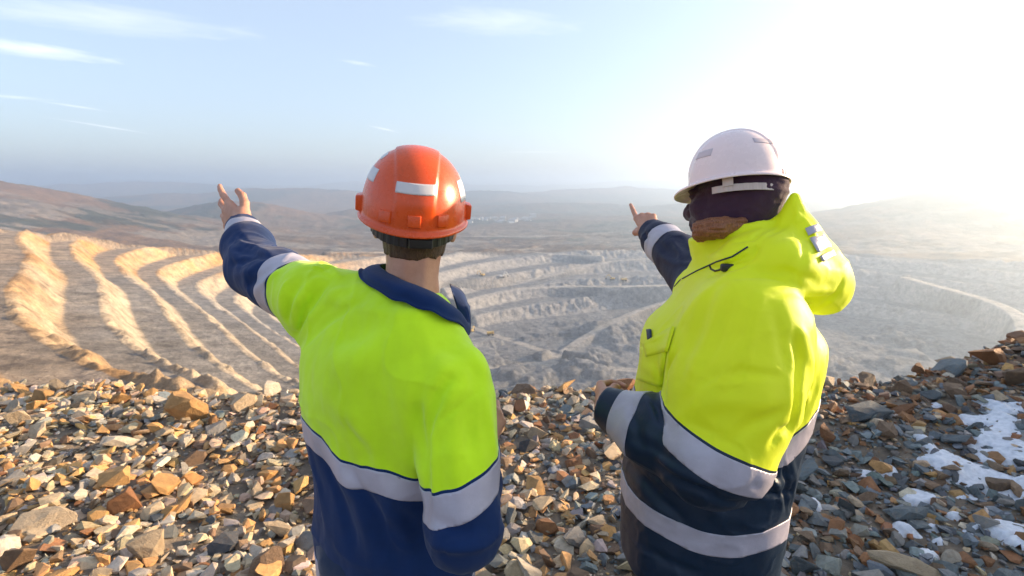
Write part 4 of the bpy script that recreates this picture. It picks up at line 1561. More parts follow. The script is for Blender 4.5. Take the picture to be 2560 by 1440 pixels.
        k = (np.arange(n[0])[:, None] * m + np.arange(n[1])[None, :]).ravel()
        Fq = np.stack([k, k + 1, k + m + 1, k + m], 1)
        t = tris(Fq)
        # outward side
        fn = np.cross(P[t[0, 1]] - P[t[0, 0]], P[t[0, 2]] - P[t[0, 0]])
        if fn @ G[t[0, 0]] < 0:
            t = t[:, ::-1]
        v, t = strip_mesh(P + G * off, t, G, np.ones(len(t), bool), thick)
        return mesh_obj(name, v, t, mat, par)

    pk = sheet_on([(1607, 868), (1668, 868), (1655, 968), (1598, 950)], (8, 10), 0.002, 'chest_pocket', M_YELLOW, jacket, 0.004)
    sheet_on([(1612, 858), (1690, 818), (1672, 880), (1622, 892)], (10, 5), 0.004, 'pocket_flap', M_YELLOW, pk, 0.004)
    sheet_on([(1620, 826), (1630, 825), (1632, 849), (1623, 850)], (3, 6), 0.003, 'loop_tag', M_INK, jacket, 0.003)
    for q in ([(2012, 574), (2040, 562), (2050, 578), (2020, 592)], [(2024, 600), (2055, 588), (2074, 618), (2042, 634)], [(2046, 642), (2078, 627), (2085, 640), (2053, 656)]):
        sheet_on(q, (6, 6), 0.004, 'reflective_patch', M_TAPE, jacket)
    tg = on(jk, 1815, 668)
    v, q = net(lambda P: rbox(P, tg + (0, -0.007, 0.0), (0.014, 0.009, 0.009), 0.005), tg - 0.04, tg + 0.04, 0.002)
    tog = mesh_obj('cord_toggle', v, tris(q), M_BLACK, jacket)
    cp = [on(jk, *q) + (0, -0.004, 0) for q in ((1772, 663), (1776, 672), (1786, 677), (1797, 674), (1806, 668))]
    v, q = net(lambda P: chain(P, cp, [0.0022] * 5, 0.001), np.min(cp, 0) - 0.01, np.max(cp, 0) + 0.01, 0.0011)
    mesh_obj('cord', v, tris(q), M_BLACK, tog)
    zl = np.array(((1686, 716), (1700, 700), (1740, 678), (1790, 655), (1830, 642), (1868, 618)), float)
    zp = [on(jk, np.interp(k, np.arange(6), zl[:, 0]), np.interp(k, np.arange(6), zl[:, 1])) + (0, -0.001, 0.0005) for k in np.linspace(0, 5, 36)]
    v, q = net(lambda P: chain(P, zp, [0.0019] * 36, 0.0), np.min(zp, 0) - 0.012, np.max(zp, 0) + 0.012, 0.0012)
    mesh_obj('hood_zip', v, tris(q), M_INK, jacket)

    # trousers and boots
    pel = np.array((0.52, 1.265, 0.86))
    r3, f3 = np.array((*rt, 0)), np.array((*fw, 0))
    hA, hB = pel - r3 * 0.10, pel + r3 * 0.10
    gA, gB = np.array((*(base[:2] - rt * 0.13 + fw * 0.03), 0.0)), np.array((*(base[:2] + rt * 0.13 - fw * 0.02), 0.0))
    kA, kB = hA * 0.48 + gA * 0.52 + f3 * 0.03, hB * 0.48 + gB * 0.52 + f3 * 0.03

    def trs(P):
        d = smin(ell(P, pel, (0.15, 0.18, 0.13)), chain(P, [hA, kA, gA + (0, 0, 0.12)], (0.105, 0.085, 0.085), 0.02), 0.03)
        d = smin(d, chain(P, [hB, kB, gB + (0, 0, 0.12)], (0.105, 0.085, 0.085), 0.02), 0.03)
        return smax(d, 0.085 - P[:, 2], 0.01) - 0.004 * fbm(P / np.array((0.09, 0.09, 0.05)), 14, 3)
    v, q = net(trs, (0.25, 0.95, 0.05), (0.85, 1.62, 1.02), 0.012)
    mesh_obj('trousers', v, tris(q), M_INK, p)
    for ft in (gA, gB):
        v, q = net(lambda P: shoe(P, ft, fw), ft - 0.25, ft + (0.25, 0.25, 0.32), 0.008)
        mesh_obj('boot', v, tris(q), M_BOOT, p)

    # head, hands and the frame inside the clothes
    hc, HR = np.array((0.558, 1.318, 1.682)), rot(-42, -4, 8)
    hf = head_field(hc, HR, False)

    def head(P):
        return smin(hf(P), chain(P, [hc + HR @ np.array((0, -0.022, -0.05)), NB, NB + (0, 0, -0.12)], (0.056, 0.056, 0.075), 0.02), 0.03)
    parts = []
    v, q = net(head, (0.40, 1.15, 1.36), (0.72, 1.50, 1.83), 0.0045)
    parts.append((v, tris(q)))
    core = lambda P: smin(loft(P, [(0.80, 0.52, 1.26, 0.15, 0.10), (1.1, 0.53, 1.265, 0.14, 0.09), (1.3, 0.54, 1.275, 0.16, 0.10), (1.44, 0.56, 1.29, 0.10, 0.07)], rt, fw, 2.0), np.minimum(chain(P, [NB + (0, 0, -0.10), AS, AE, AW], (0.06, 0.05, 0.036, 0.020)), chain(P, [NB + (0, 0, -0.10), BS, BE, BW], (0.06, 0.05, 0.042, 0.03))), 0.02)
    v, q = net(core, (0.16, 0.92, 0.76), (0.80, 2.02, 1.66), 0.014)
    parts.append((v, tris(q)))
    tip = at(1603, 515, 2.10)
    hd = tip - BW
    HF = frame(hd, (-0.9, 0.0, -0.35))
    rh = hand_field(BW + 0.012 * axb2, HF, True, ((-4, 4, 4), (62, 88, 60), (66, 90, 60), (70, 90, 60)), ((0.030, 0.024, -0.014), (0.050, 0.050, -0.030), (0.040, 0.076, -0.042), (0.022, 0.090, -0.046)), 2, 1.0)
    v, q = net(rh, BW - 0.14, BW + 0.25, 0.0028)
    parts.append((v, tris(q)))
    LF = frame(at(1498, 972, 1.30) - AW, (0.1, 0.25, 1.0))
    lh = hand_field(AW + 0.004 * axf, LF, False, ((46, 60, 40), (50, 66, 44), (54, 70, 44), (58, 70, 44)), ((0.024, 0.026, -0.014), (0.036, 0.056, -0.032), (0.030, 0.080, -0.042), (0.018, 0.096, -0.046)), 2, 0.88, 0.02)
    v, q = net(lh, AW - 0.14, AW + 0.22, 0.0032)
    parts.append((v, tris(q)))
    V, T = merge(parts)
    body = mesh_obj('body', V, T, M_SKIN, p)

    hb_ = head_field(hc, HR, False)

    def buff(P):
        q = (P - hc) @ HR
        d = smin(hb_(P), chain(P, [hc + HR @ np.array((0, -0.022, -0.05)), NB], (0.056, 0.060), 0.02), 0.04) - 0.010 - 0.0015 * vnoise(P * np.array((60, 60, 120)), 31)
        d = smax(d, q[:, 2] - 0.048, 0.01)
        d = smax(d, -(q[:, 2] + 0.104 + 0.25 * np.clip(-q[:, 1], 0, 1) * 0.3 - 0.10 * np.clip(-q[:, 1] - 0.05, 0, 1)), 0.008)
        eye = ell(q, (0, 0.105, 0.008), (0.050, 0.034, 0.016))
        d = smax(d, -eye, 0.006)
        return d - 0.003 * np.exp(-((q[:, 2] - 0.020 - 0.05 * q[:, 1]) / 0.006) ** 2)
    v, q = net(buff, (0.40, 1.16, 1.54), (0.70, 1.48, 1.80), 0.0042)
    mesh_obj('face_wrap', v, tris(q), M_BUFF, body)

    def hair(P):
        q = P
        d = chain(P, [at(1850, 560, 1.225), at(1795, 570, 1.22), at(1758, 575, 1.24), at(1749, 592, 1.25)], (0.016, 0.021, 0.021, 0.014), 0.02)
        return d - 0.0026 * vnoise(P * np.array((40, 40, 190)), 41) - 0.0014 * vnoise(P * np.array((90, 90, 420)), 42)
    v, q = net(hair, (0.38, 1.10, 1.52), (0.70, 1.36, 1.70), 0.0028)
    mesh_obj('hair', v, tris(q), M_AUBURN, body)

    hat = Hat((0.553, 1.318, 1.726), rot(-55, -10, 13), 0.099, 0.110, 0.124, 0.0, 0.014, 0.024, 0.036, 0.003)
    v, t = hat.shell()
    hobj = mesh_obj('hard_hat', v, t, M_WHITE, p)
    tag(hobj, 'white full brim safety helmet with faded pinkish tape strips')
    for phi, e, w, h, roll in ((-150, 0.62, 0.060, 0.016, 0.0), (-58, 0.50, 0.050, 0.020, 0.12), (150, 0.6, 0.06, 0.018, 0.0), (40, 0.5, 0.06, 0.02, 0.0)):
        v, t = hat.patch(rad(phi), e, w, h, roll)
        mesh_obj('reflective_sticker', v, t, M_PINKST, hobj)
    v, f = hat.ring(0.090, 0.106, -0.046, -0.030, 0.003, 0.004, 70, 290, 120, -0.004, 40, 0.0012)
    hb = mesh_obj('headband', v, f, M_BANDW, hobj, False)
    for a0 in (-92, 100, 180):
        v, f = hat.ring(0.094, 0.112, -0.034, 0.012, 0.002, 0.0, a0 - 6, a0 + 6, 6, -0.002)
        mesh_obj('suspension_strap', v, f, M_BANDW, hb, False)
    return p


build_man()
build_woman()
# ------------------------------------------------------------------ rubble
rng_ = np.random.default_rng(7)


def ground_z(x, y):
    x, y = np.atleast_1d(np.asarray(x, float)), np.atleast_1d(np.asarray(y, float))
    return full_land(x, y)[0]


def rock_shape(seed, n=13, sx=1.0, sy=0.78, sz=0.55, cutn=4):
    """A broken stone, about one unit long: a hull of scattered points with a few faces split off flat."""
    r = np.random.default_rng(seed)
    p = r.normal(size=(n, 3))
    p /= (np.abs(p) ** 3.2).sum(1)[:, None] ** (1 / 3.2)
    p *= (0.82 + 0.18 * r.random((n, 1)))
    p *= np.array((sx, sy, sz)) * 0.5
    bm = bmesh.new()
    for q in p:
        bm.verts.new(q)
    bmesh.ops.convex_hull(bm, input=bm.verts)
    for _ in range(cutn):
        nrm = Vector(r.normal(size=3)).normalized()
        ext = max(v.co.dot(nrm) for v in bm.verts)
        res = bmesh.ops.bisect_plane(bm, geom=bm.verts[:] + bm.edges[:] + bm.faces[:], plane_co=nrm * ext * (0.72 + 0.2 * r.random()), plane_no=nrm, clear_outer=True)
        ed = [e for e in res['geom_cut'] if isinstance(e, bmesh.types.BMEdge)]
        if ed:
            bmesh.ops.edgeloop_fill(bm, edges=ed)
    return bm


def finish_rock(bm, seed, detail):
    """Bevelled edges and a chipped surface for stones seen near to."""
    bmesh.ops.dissolve_limit(bm, angle_limit=rad(6), verts=bm.verts, edges=bm.edges)
    bmesh.ops.bevel(bm, geom=list(bm.edges), offset=0.013, segments=1, profile=0.5, affect='EDGES', clamp_overlap=True)
    bmesh.ops.triangulate(bm, faces=bm.faces)
    if detail:
        bmesh.ops.subdivide_edges(bm, edges=[e for e in bm.edges if e.calc_length() > 0.16], cuts=2, use_grid_fill=True)
        bmesh.ops.triangulate(bm, faces=bm.faces)
        P = np.array([v.co[:] for v in bm.verts])
        N = np.array([v.normal[:] for v in bm.verts])
        d = 0.009 * fbm(P / 0.16, seed, 3) + 0.008 * np.abs(fbm(P * np.array((3, 3, 14)), seed + 5, 2))
        for v, n, k in zip(bm.verts, N, d):
            v.co += Vector(n) * k
    return bm


PALETTE = {'ochre': (0.46, 0.265, 0.105), 'tan': (0.46, 0.355, 0.235), 'pale': (0.50, 0.435, 0.345), 'rust': (0.27, 0.125, 0.055), 'grey': (0.25, 0.24, 0.225),
           'slate': (0.120, 0.140, 0.150), 'bluegrey': (0.175, 0.205, 0.215), 'brown': (0.185, 0.120, 0.075), 'dark': (0.075, 0.080, 0.088)}


def rock_mat(name, from_attr=None, c=None):
    m = Mat(name)
    tc = m.N('ShaderNodeTexCoord').outputs['Object']
    base = m.attr('Col') if from_attr else None
    if base is None:
        rnd = m.N('ShaderNodeObjectInfo').outputs['Random']
        v = m.ramp(rnd, [(0.0, tuple(x * 0.72 for x in c)), (1.0, tuple(min(1, x * 1.22) for x in c))])
        base = v
    sc = 1.0 if not from_attr else 14.0
    n1 = m.noise(3.2 * sc, 6, 0.65, tc, 0.4)
    n2 = m.noise(11.0 * sc, 5, 0.7, tc)
    col = m.mix(0.75, base, m.ramp(n1, [(0.32, (0.66, 0.63, 0.60)), (0.5, (1, 1, 1)), (0.68, (1.3, 1.27, 1.2))]), 'MULTIPLY')
    col = m.mix(m.math('MULTIPLY', m.ramp(n2, [(0.52, (0, 0, 0)), (0.70, (1, 1, 1))]), 0.30), col, (0.36, 0.21, 0.10))
    m.color(col)
    m.set(Roughness=0.72)
    m.b.inputs['Specular IOR Level'].default_value = 0.35
    m.bump(m.math('ADD', n2, m.noise(40.0 * sc, 4, 0.7, tc)), 0.55, 0.05 if not from_attr else 0.006)
    return m.m


M_RUBBLE = rock_mat('broken_stone', True)
M_ROCK = {k: rock_mat(k + '_stone', None, c) for k, c in PALETTE.items()}


def mixture(x, n, y=None):
    """Stone kinds: warm on the left, blue grey on the right; part stone, part sun and shade put into colour."""
    pr = sstep(-0.9, 1.9, x + rng_.normal(size=n) * 0.55)
    left = ['ochre', 'tan', 'pale', 'rust', 'grey', 'slate', 'bluegrey', 'brown', 'dark']
    pl = np.array((0.22, 0.43, 0.17, 0.03, 0.09, 0.01, 0.01, 0.04, 0.00))
    pq = np.array((0.03, 0.05, 0.02, 0.08, 0.14, 0.26, 0.22, 0.15, 0.05))
    P = pl[None, :] * (1 - pr[:, None]) + pq[None, :] * pr[:, None]
    if y is not None:                                               # red flare glow put into the stone colours of the right heap
        pb = (sstep(3.0, 4.0, y) * sstep(1.5, 2.6, x))[:, None]
        P = P * (1 - pb) + np.array((0.07, 0.10, 0.03, 0.26, 0.08, 0.10, 0.06, 0.28, 0.02)) * pb
    c = P.cumsum(1)
    k = (rng_.random(n)[:, None] * c[:, -1:] > c).sum(1)
    return np.array(left)[k]


def rand_rot(n, flat=0.5):
    """Random turns; stones mostly lie on their broad side."""
    R = np.empty((n, 3, 3))
    for i in range(n):
        a, t, q = rng_.uniform(0, 2 * math.pi), rng_.normal() * flat, rng_.uniform(0, 2 * math.pi)
        R[i] = np.array(Matrix.Rotation(a, 3, 'Z') @ Matrix.Rotation(t, 3, 'X') @ Matrix.Rotation(q, 3, 'Z'))
    return R


def view_px(x, y, z):
    """Where a point falls in the picture (photograph pixels) and its depth."""
    dz = z - CAM.z
    dep = y * math.cos(PITCH) - dz * math.sin(PITCH)
    up = y * math.sin(PITCH) + dz * math.cos(PITCH)
    dep_ = np.maximum(dep, 0.05)
    return 1280 + FPX * x / dep_, 720 - FPX * up / dep_, dep


feet = [(-0.30, 1.12), (0.545, 1.27)]


def scatter(n, smin_, smax_, alpha, xr, yr, keep_all=False):
    x = rng_.uniform(*xr, n)
    y = rng_.uniform(*yr, n)
    s = np.minimum(smin_ * rng_.random(n) ** (-1 / alpha), smax_)
    m = y < rim_y(x) + 0.5 * rng_.random(n)
    for fx, fy in feet:
        m &= np.hypot(x - fx, y - fy) > 0.26 + s * 0.5
    wide = np.abs(x) > 1.02 * y + 0.35
    m &= ~wide | (rng_.random(n) < 0.35)
    m &= ~((y < 1.75) & (s < 0.05) & (rng_.random(n) < 0.6))
    return x[m], y[m], s[m]


# the mass of small stone: one object
protos = []
for k in range(36):
    a = rng_.uniform(0.55, 1.0, 2)
    b = rock_shape(100 + k, 10 + k % 4, 1.0, max(a), min(a) * (0.75 if k % 3 else 0.4), 2)
    bmesh.ops.triangulate(b, faces=b.faces)
    b.verts.index_update()
    protos.append((np.array([v.co[:] for v in b.verts]), np.array([[v.index for v in f.verts] for f in b.faces])))
    b.free()

xs, ys, ss = [], [], []
for args in ((44000, 0.014, 0.09, 1.65, (-5.5, 7.2), (0.7, 6.0)), (16000, 0.038, 0.115, 1.7, (-5.5, 7.2), (1.6, 6.0)), (3000, 0.035, 0.11, 1.6, (-10, 11), (-1.5, 8.5))):
    a, b, c = scatter(*args)
    xs.append(a), ys.append(b), ss.append(c)
xs, ys, ss = np.concatenate(xs), np.concatenate(ys), np.concatenate(ss)
zs = ground_z(xs, ys)
n = len(xs)
RR = rand_rot(n, 0.55)
kinds = mixture(xs, n, ys)
pal = np.array([PALETTE[k] for k in PALETTE])
pname = list(PALETTE)
kc = pal[[pname.index(k) for k in kinds]] * rng_.uniform(0.75, 1.35, (n, 1)) * (1 + rng_.normal(size=(n, 3)) * 0.04)
VV, FF, CC, off = [], [], [], 0
which = rng_.integers(0, len(protos), n)
for k, (pv_, pf) in enumerate(protos):
    I = np.where(which == k)[0]
    if len(I) == 0:
        continue
    v = np.einsum('nij,mj->nmi', RR[I], pv_) * (ss[I] * rng_.uniform(0.9, 1.25, len(I)))[:, None, None]
    v[..., 0] += xs[I][:, None]
    v[..., 1] += ys[I][:, None]
    v[..., 2] += (zs[I] + ss[I] * rng_.uniform(0.0, 0.30, len(I)))[:, None]
    VV.append(v.reshape(-1, 3))
    FF.append((pf[None] + (off + np.arange(len(I)) * len(pv_))[:, None, None]).reshape(-1, 3))
    CC.append(np.repeat(kc[I], len(pv_), axis=0))
    off += len(I) * len(pv_)
rub = mesh_obj('rubble', np.vstack(VV), np.vstack(FF), M_RUBBLE, None, False)
color_attr(rub, 'Col', np.clip(np.vstack(CC), 0.02, 0.8))
tag(rub, kind='stuff')
del VV, FF, CC

# stones one can tell apart
big = []
for k in range(20):
    a = sorted(rng_.uniform(0.5, 0.95, 2))
    big.append(finish_rock(rock_shape(300 + k, 8 + k % 4, 1.0, a[1], a[0] * (0.9 if k % 3 else 0.5), 5), 500 + k, True))
big_mesh = {}


def rock_mesh(k, kind):
    if (k, kind) not in big_mesh:
        me = bpy.data.meshes.new('rock')
        big[k].to_mesh(me)
        me.materials.append(M_ROCK[kind])
        big_mesh[(k, kind)] = me
    return big_mesh[(k, kind)]


placed = []


def add_rock(x, y, s, kind, k, label, group=None, turn=None, scale=(1, 1, 1), sink=0.12, z=None):
    o = bpy.data.objects.new('rock', rock_mesh(k, kind))
    C.objects.link(o)
    zz = float(ground_z(x, y)[0]) if z is None else z
    o.location = (x, y, zz + s * (0.5 * 0.6 * scale[2] - sink) * 0.8)
    o.rotation_euler = turn if turn is not None else (rng_.normal() * 0.4, rng_.normal() * 0.4, rng_.uniform(0, 6.28))
    o.scale = tuple(s * q for q in scale)
    tag(o, label, 'rock', group)
    placed.append((x, y, s))
    return o


def on_ground(px, py):
    """Ground point under a point of the photograph."""
    d = at(px, py, 1.0) - np.array(CAM)
    t = np.arange(0.8, 12, 0.01)
    P = np.array(CAM)[None, :] + d[None, :] * t[:, None]
    g = ground_z(P[:, 0], P[:, 1])
    i = int(np.argmax(P[:, 2] < g + 0.02))
    return P[i]


NOTABLE = [  # picture x, y of its foot, width there, kind, shape, label, turn, scale
    (470, 1045, 112, 'ochre', 1, 'big blocky ochre boulder on the lip of the shelf, dark on its near face', (0.3, 0.6, 0.6), (1, 1.0, 1.5)),
    (605, 1025, 78, 'tan', 4, 'tan boulder on the lip beside the big ochre boulder', None, (1, 0.9, 1.1)),
    (105, 1330, 150, 'tan', 6, 'broad tan and grey slab, the largest lying flat at the lower left', (0.35, 0.1, 0.4), (1, 0.8, 0.7)),
    (365, 1390, 125, 'tan', 10, 'pointed wedge of tan stone standing in the lower left rubble', (0.9, 0.2, 0.3), (1, 0.9, 0.8)),
    (455, 1185, 58, 'grey', 12, 'narrow grey shard standing upright in the sunlit rubble', (0.1, 1.3, 0.2), (1.1, 0.7, 0.6)),
    (310, 1270, 90, 'rust', 2, 'rusty brown block with pale top amid the sunlit rubble', None, (1, 1, 1)),
    (375, 1135, 50, 'ochre', 5, 'small ochre cone shaped stone lying in shadow below the big ochre boulder', None, (1, 0.8, 0.9)),
    (30, 1430, 110, 'brown', 8, 'dark brown rock at the bottom left corner, bright on its right side', (0.5, 0.3, 1.0), (1, 0.9, 1.1)),
    (560, 1375, 90, 'dark', 11, 'dark mottled rock left of the man, shaded and rough', None, (1, 0.7, 0.7)),
    (640, 1240, 60, 'tan', 14, 'clean tan block near the left side of the navy jacket', None, (1, 0.9, 1)),
    (185, 1065, 45, 'grey', 1, 'small upright grey block with one dark side, near the far lip on the left', (0.1, 0.9, 0.9), (1, 0.8, 0.8)),
    (250, 1090, 48, 'ochre', 4, 'ochre block casting a dark shadow, near the far lip on the left', None, (1, 0.9, 1)),
    (1262, 1355, 52, 'grey', 7, 'grey boulder beside the elbow of the navy sleeve', None, (1, 0.9, 0.9)),
    (1500, 1320, 80, 'tan', 10, 'flat tan stone by the left hem of the dark parka', (0.2, 0.1, 0.2), (1, 0.7, 0.6)),
    (2066, 1095, 62, 'rust', 13, 'rust brown rock just right of the yellow parka', None, (1, 0.9, 1)),
    (2178, 1045, 118, 'slate', 15, 'large flat topped slate block with a brown side, right of the parka', (0.15, -0.1, 0.15), (1, 0.7, 0.75)),
    (2182, 962, 76, 'brown', 16, 'square dark brown rock on the far lip, right of the parka', (0.1, 0.2, 0.5), (1, 0.9, 1)),
    (2265, 965, 62, 'bluegrey', 17, 'grey sloping block behind the flat topped slate block', None, (1, 0.9, 0.9)),
    (2480, 910, 120, 'rust', 17, 'big rusty boulder at the top of the bank, by the right edge', (0.3, 0.2, 0.3), (1, 0.8, 0.85)),
    (2395, 985, 78, 'brown', 19, 'sloping brown slab halfway up the bank', (0.5, 0.1, 0.1), (1, 0.8, 0.6)),
    (2508, 1228, 92, 'brown', 1, 'squarish grey brown boulder beside the largest snow patch', (0.1, 0.1, 0.4), (1, 0.9, 0.95)),
    (2128, 1288, 95, 'slate', 6, 'long slate slab leaning to the left, below the small snow patches', (0.4, 0.9, 0.9), (1.2, 0.6, 0.5)),
    (2192, 1212, 66, 'slate', 3, 'flat slate stone touching a small snow patch', (0.1, 0.0, 0.3), (1, 0.8, 0.6)),
    (2262, 1435, 170, 'tan', 9, 'long wedge of brown topped stone at the bottom right', (0.5, 0.15, -0.5), (1.1, 0.55, 0.7)),
    (2222, 1088, 70, 'brown', 13, 'rounded grey brown rock in front of the flat topped slate block', None, (1, 0.9, 0.9)),
    (2390, 1420, 78, 'pale', 1, 'pale grey stone with a flat top near the lower snow patches', None, (1, 0.9, 0.8)),
    (2470, 1320, 66, 'grey', 5, 'greenish grey stone between two strips of snow', None, (1, 0.9, 0.9)),
    (2440, 1375, 72, 'bluegrey', 8, 'tilted blue grey slab below the lowest strip of snow', (0.6, 0.5, 0.2), (1, 0.7, 0.5)),
    (2110, 1345, 70, 'rust', 2, 'reddish rounded rock low on the right, left of the long wedge', None, (1, 0.9, 1)),
    (2045, 1390, 80, 'slate', 11, 'thin dark slate plate lying on edge right of the dark parka hem', (1.0, 0.3, 0.9), (1.2, 0.6, 0.35)),
    (2330, 1000, 58, 'slate', 4, 'dark block wedged low in the bank', None, (1, 0.9, 0.9)),
    (2550, 960, 84, 'brown', 7, 'brown block cut by the right edge of the view on the bank', None, (1, 0.9, 0.9)),
    (2300, 935, 54, 'rust', 10, 'rusty block on the crest of the bank left of the big rusty boulder', None, (1, 0.9, 1)),
]
for px, py, wpx, kind, k, label, turn, sc in NOTABLE:
    g = on_ground(px, py)
    dep = view_px(g[0], g[1], g[2])[2]
    add_rock(g[0], g[1] + 0.03, wpx * dep / FPX / 0.92, kind, k, label, None, turn, sc, 0.10, g[2])

WORDS = {'ochre': 'ochre', 'tan': 'tan', 'pale': 'pale', 'rust': 'rusty', 'grey': 'grey', 'slate': 'dark slate', 'bluegrey': 'blue grey', 'brown': 'brown', 'dark': 'blackish'}


def area(px, py):
    if px < 800:
        return 'in the sunlit rubble left of the man'
    if px < 1600:
        return 'in the rubble between the two people'
    return 'on the bank at the right' if py < 1030 else 'in the shaded rubble right of the parka'


x, y, s = scatter(2600, 0.085, 0.25, 2.0, (-4.6, 6.6), (1.7, 5.6))
z = ground_z(x, y)
px, py, dep = view_px(x, y, z)
m = (px > -30) & (px < 2590) & (py > 800) & (py < 1500)
m &= ~((px > 830) & (px < 1060) & (py > 900)) & ~((px > 1660) & (px < 1930))
bank = (px > 2080) & (py < 1010)
s = np.where(bank, s * 1.5, s)
x, y, s, z, px, py, dep = [q[m] for q in (x, y, s, z, px, py, dep)]
o = np.argsort(-(s / dep) * rng_.uniform(0.6, 1.4, len(s)))
kk = mixture(x, len(x), y)
cnt = 0
for i in o:
    if cnt >= 300 - len(NOTABLE):
        break
    if any((x[i] - a) ** 2 + (y[i] - b) ** 2 < (0.42 * (s[i] + c)) ** 2 for a, b, c in placed):
        continue
    q = rng_.uniform(0.65, 1.05, 2)
    lab = WORDS[kk[i]] + ' broken stone ' + area(px[i], py[i])
    add_rock(x[i], y[i], s[i], kk[i], int(rng_.integers(0, 20)), lab, lab, None, (1, q[0], q[1]), rng_.uniform(0.02, 0.16), z[i])
    cnt += 1
for b in big:
    b.free()

# ------------------------------------------------------------------ leftover snow between the stones
BLOBS = [(2450, 1050, 95, 36), (2505, 1105, 78, 30), (2425, 1185, 88, 62), (2160, 1192, 36, 20), (2212, 1165, 18, 14), (2300, 1250, 36, 20), (2260, 1320, 42, 24), (2330, 1318, 30, 16), (2450, 1318, 100, 26), (2470, 1278, 44, 15),
         (2388, 1285, 26, 20), (2545, 1355, 46, 12), (2350, 1350, 20, 10), (2037, 1255, 16, 14), (2320, 1390, 30, 13), (2555, 1115, 26, 12), (2480, 1140, 60, 24), (2030, 1260, 12, 10)]
sm = Mat('shade_toned_snow')
sm.color(sm.ramp(sm.noise(30, 5, 0.6), [(0.3, (0.48, 0.51, 0.56)), (0.6, (0.70, 0.72, 0.77))]))  # snow greyed by colour for the shade it lies in
sm.set(Roughness=0.6)
sm.b.inputs['Subsurface Weight'].default_value = 0.3
sm.b.inputs['Subsurface Radius'].default_value = (0.02, 0.03, 0.04)
sm.bump(sm.noise(70, 6, 0.7), 0.35, 0.01)
gx, gy = np.meshgrid(np.arange(1.1, 4.6, 0.014), np.arange(1.6, 4.4, 0.014), indexing='ij')
sh = gx.shape
gx, gy = gx.ravel(), gy.ravel()
mk = np.full(gx.shape, -1.0)
for bx, by, rx, ry in BLOBS:
    g = on_ground(bx, by)
    dep = view_px(g[0], g[1], g[2])[2]
    wx = rx * dep / FPX
    wy = ry * dep / FPX * dep / (CAM.z - g[2])
    mk = np.maximum(mk, 1 - np.hypot((gx - g[0]) / wx, (gy - g[1]) / wy))
mk = mk - 0.10 + 0.50 * fbm2(gx, gy, 0.17, 91, 4) 
gz = ground_z(gx, gy)
hz_ = gz - 0.012 + 0.048 * sstep(-0.30, 0.45, mk) + 0.007 * fbm2(gx, gy, 0.09, 93, 3)
keep = mk > -0.30
ii = np.arange(sh[0] * sh[1]).reshape(sh)
Q = np.stack([ii[:-1, :-1], ii[1:, :-1], ii[1:, 1:], ii[:-1, 1:]], -1).reshape(-1, 4)
Q = Q[keep[Q].all(1)]
v, t, _ = subset(np.stack([gx, gy, hz_], 1), tris(Q), np.arange(len(Q) * 2))
tag(mesh_obj('snow', v, t, sm.m), kind='stuff')
# ------------------------------------------------------------------ machines in the pit and the town beyond
M_MACH = plastic('dusty_yellow_paint', (0.62, 0.40, 0.08), 0.6, 0.2)
M_PALEM = plastic('dusty_white_paint', (0.75, 0.72, 0.68), 0.6, 0.12)
M_STEEL = plastic('dark_steel', (0.05, 0.05, 0.05), 0.6, 0.2)
M_GLASS = plastic('dark_cab_glass', (0.03, 0.04, 0.05), 0.15, 0.1)
M_WALLW = plastic('white_rendered_wall', (0.42, 0.41, 0.40), 0.8, 0.06)
M_ROOFG = plastic('grey_sheet_roof', (0.34, 0.34, 0.35), 0.6, 0.1)


def box(bm, c, h, rz=0.0, bev=0.0, taper=1.0):
    R = Matrix.Rotation(rz, 3, 'Z')
    r = bmesh.ops.create_cube(bm, size=1.0)
    for v in r['verts']:
        k = taper if v.co.z > 0 else 1.0
        v.co = R @ Vector((v.co.x * h[0] * k, v.co.y * h[1] * k, v.co.z * h[2])) + Vector(c)
    if bev:
        es = list({e for v in r['verts'] for e in v.link_edges})
        bmesh.ops.bevel(bm, geom=es, offset=bev, segments=1, profile=0.5, affect='EDGES')


def beam(bm, a, b, w, h):
    a, b = Vector(a), Vector(b)
    d = b - a
    q = d.to_track_quat('X', 'Z').to_matrix()
    r = bmesh.ops.create_cube(bm, size=1.0)
    for v in r['verts']:
        v.co = q @ Vector((v.co.x * d.length, v.co.y * w, v.co.z * h)) + (a + b) / 2


def wheel(bm, c, r, w):
    g = bmesh.ops.create_cone(bm, cap_ends=True, segments=20, radius1=r, radius2=r, depth=w)
    for v in g['verts']:
        v.co = Matrix.Rotation(rad(90), 3, 'X') @ v.co + Vector(c)


def local(name, fn, mat, parent, smooth=False):
    bm = bmesh.new()
    fn(bm)
    o = bm_obj(name, bm, mat, None, smooth)
    o.parent = parent
    return o


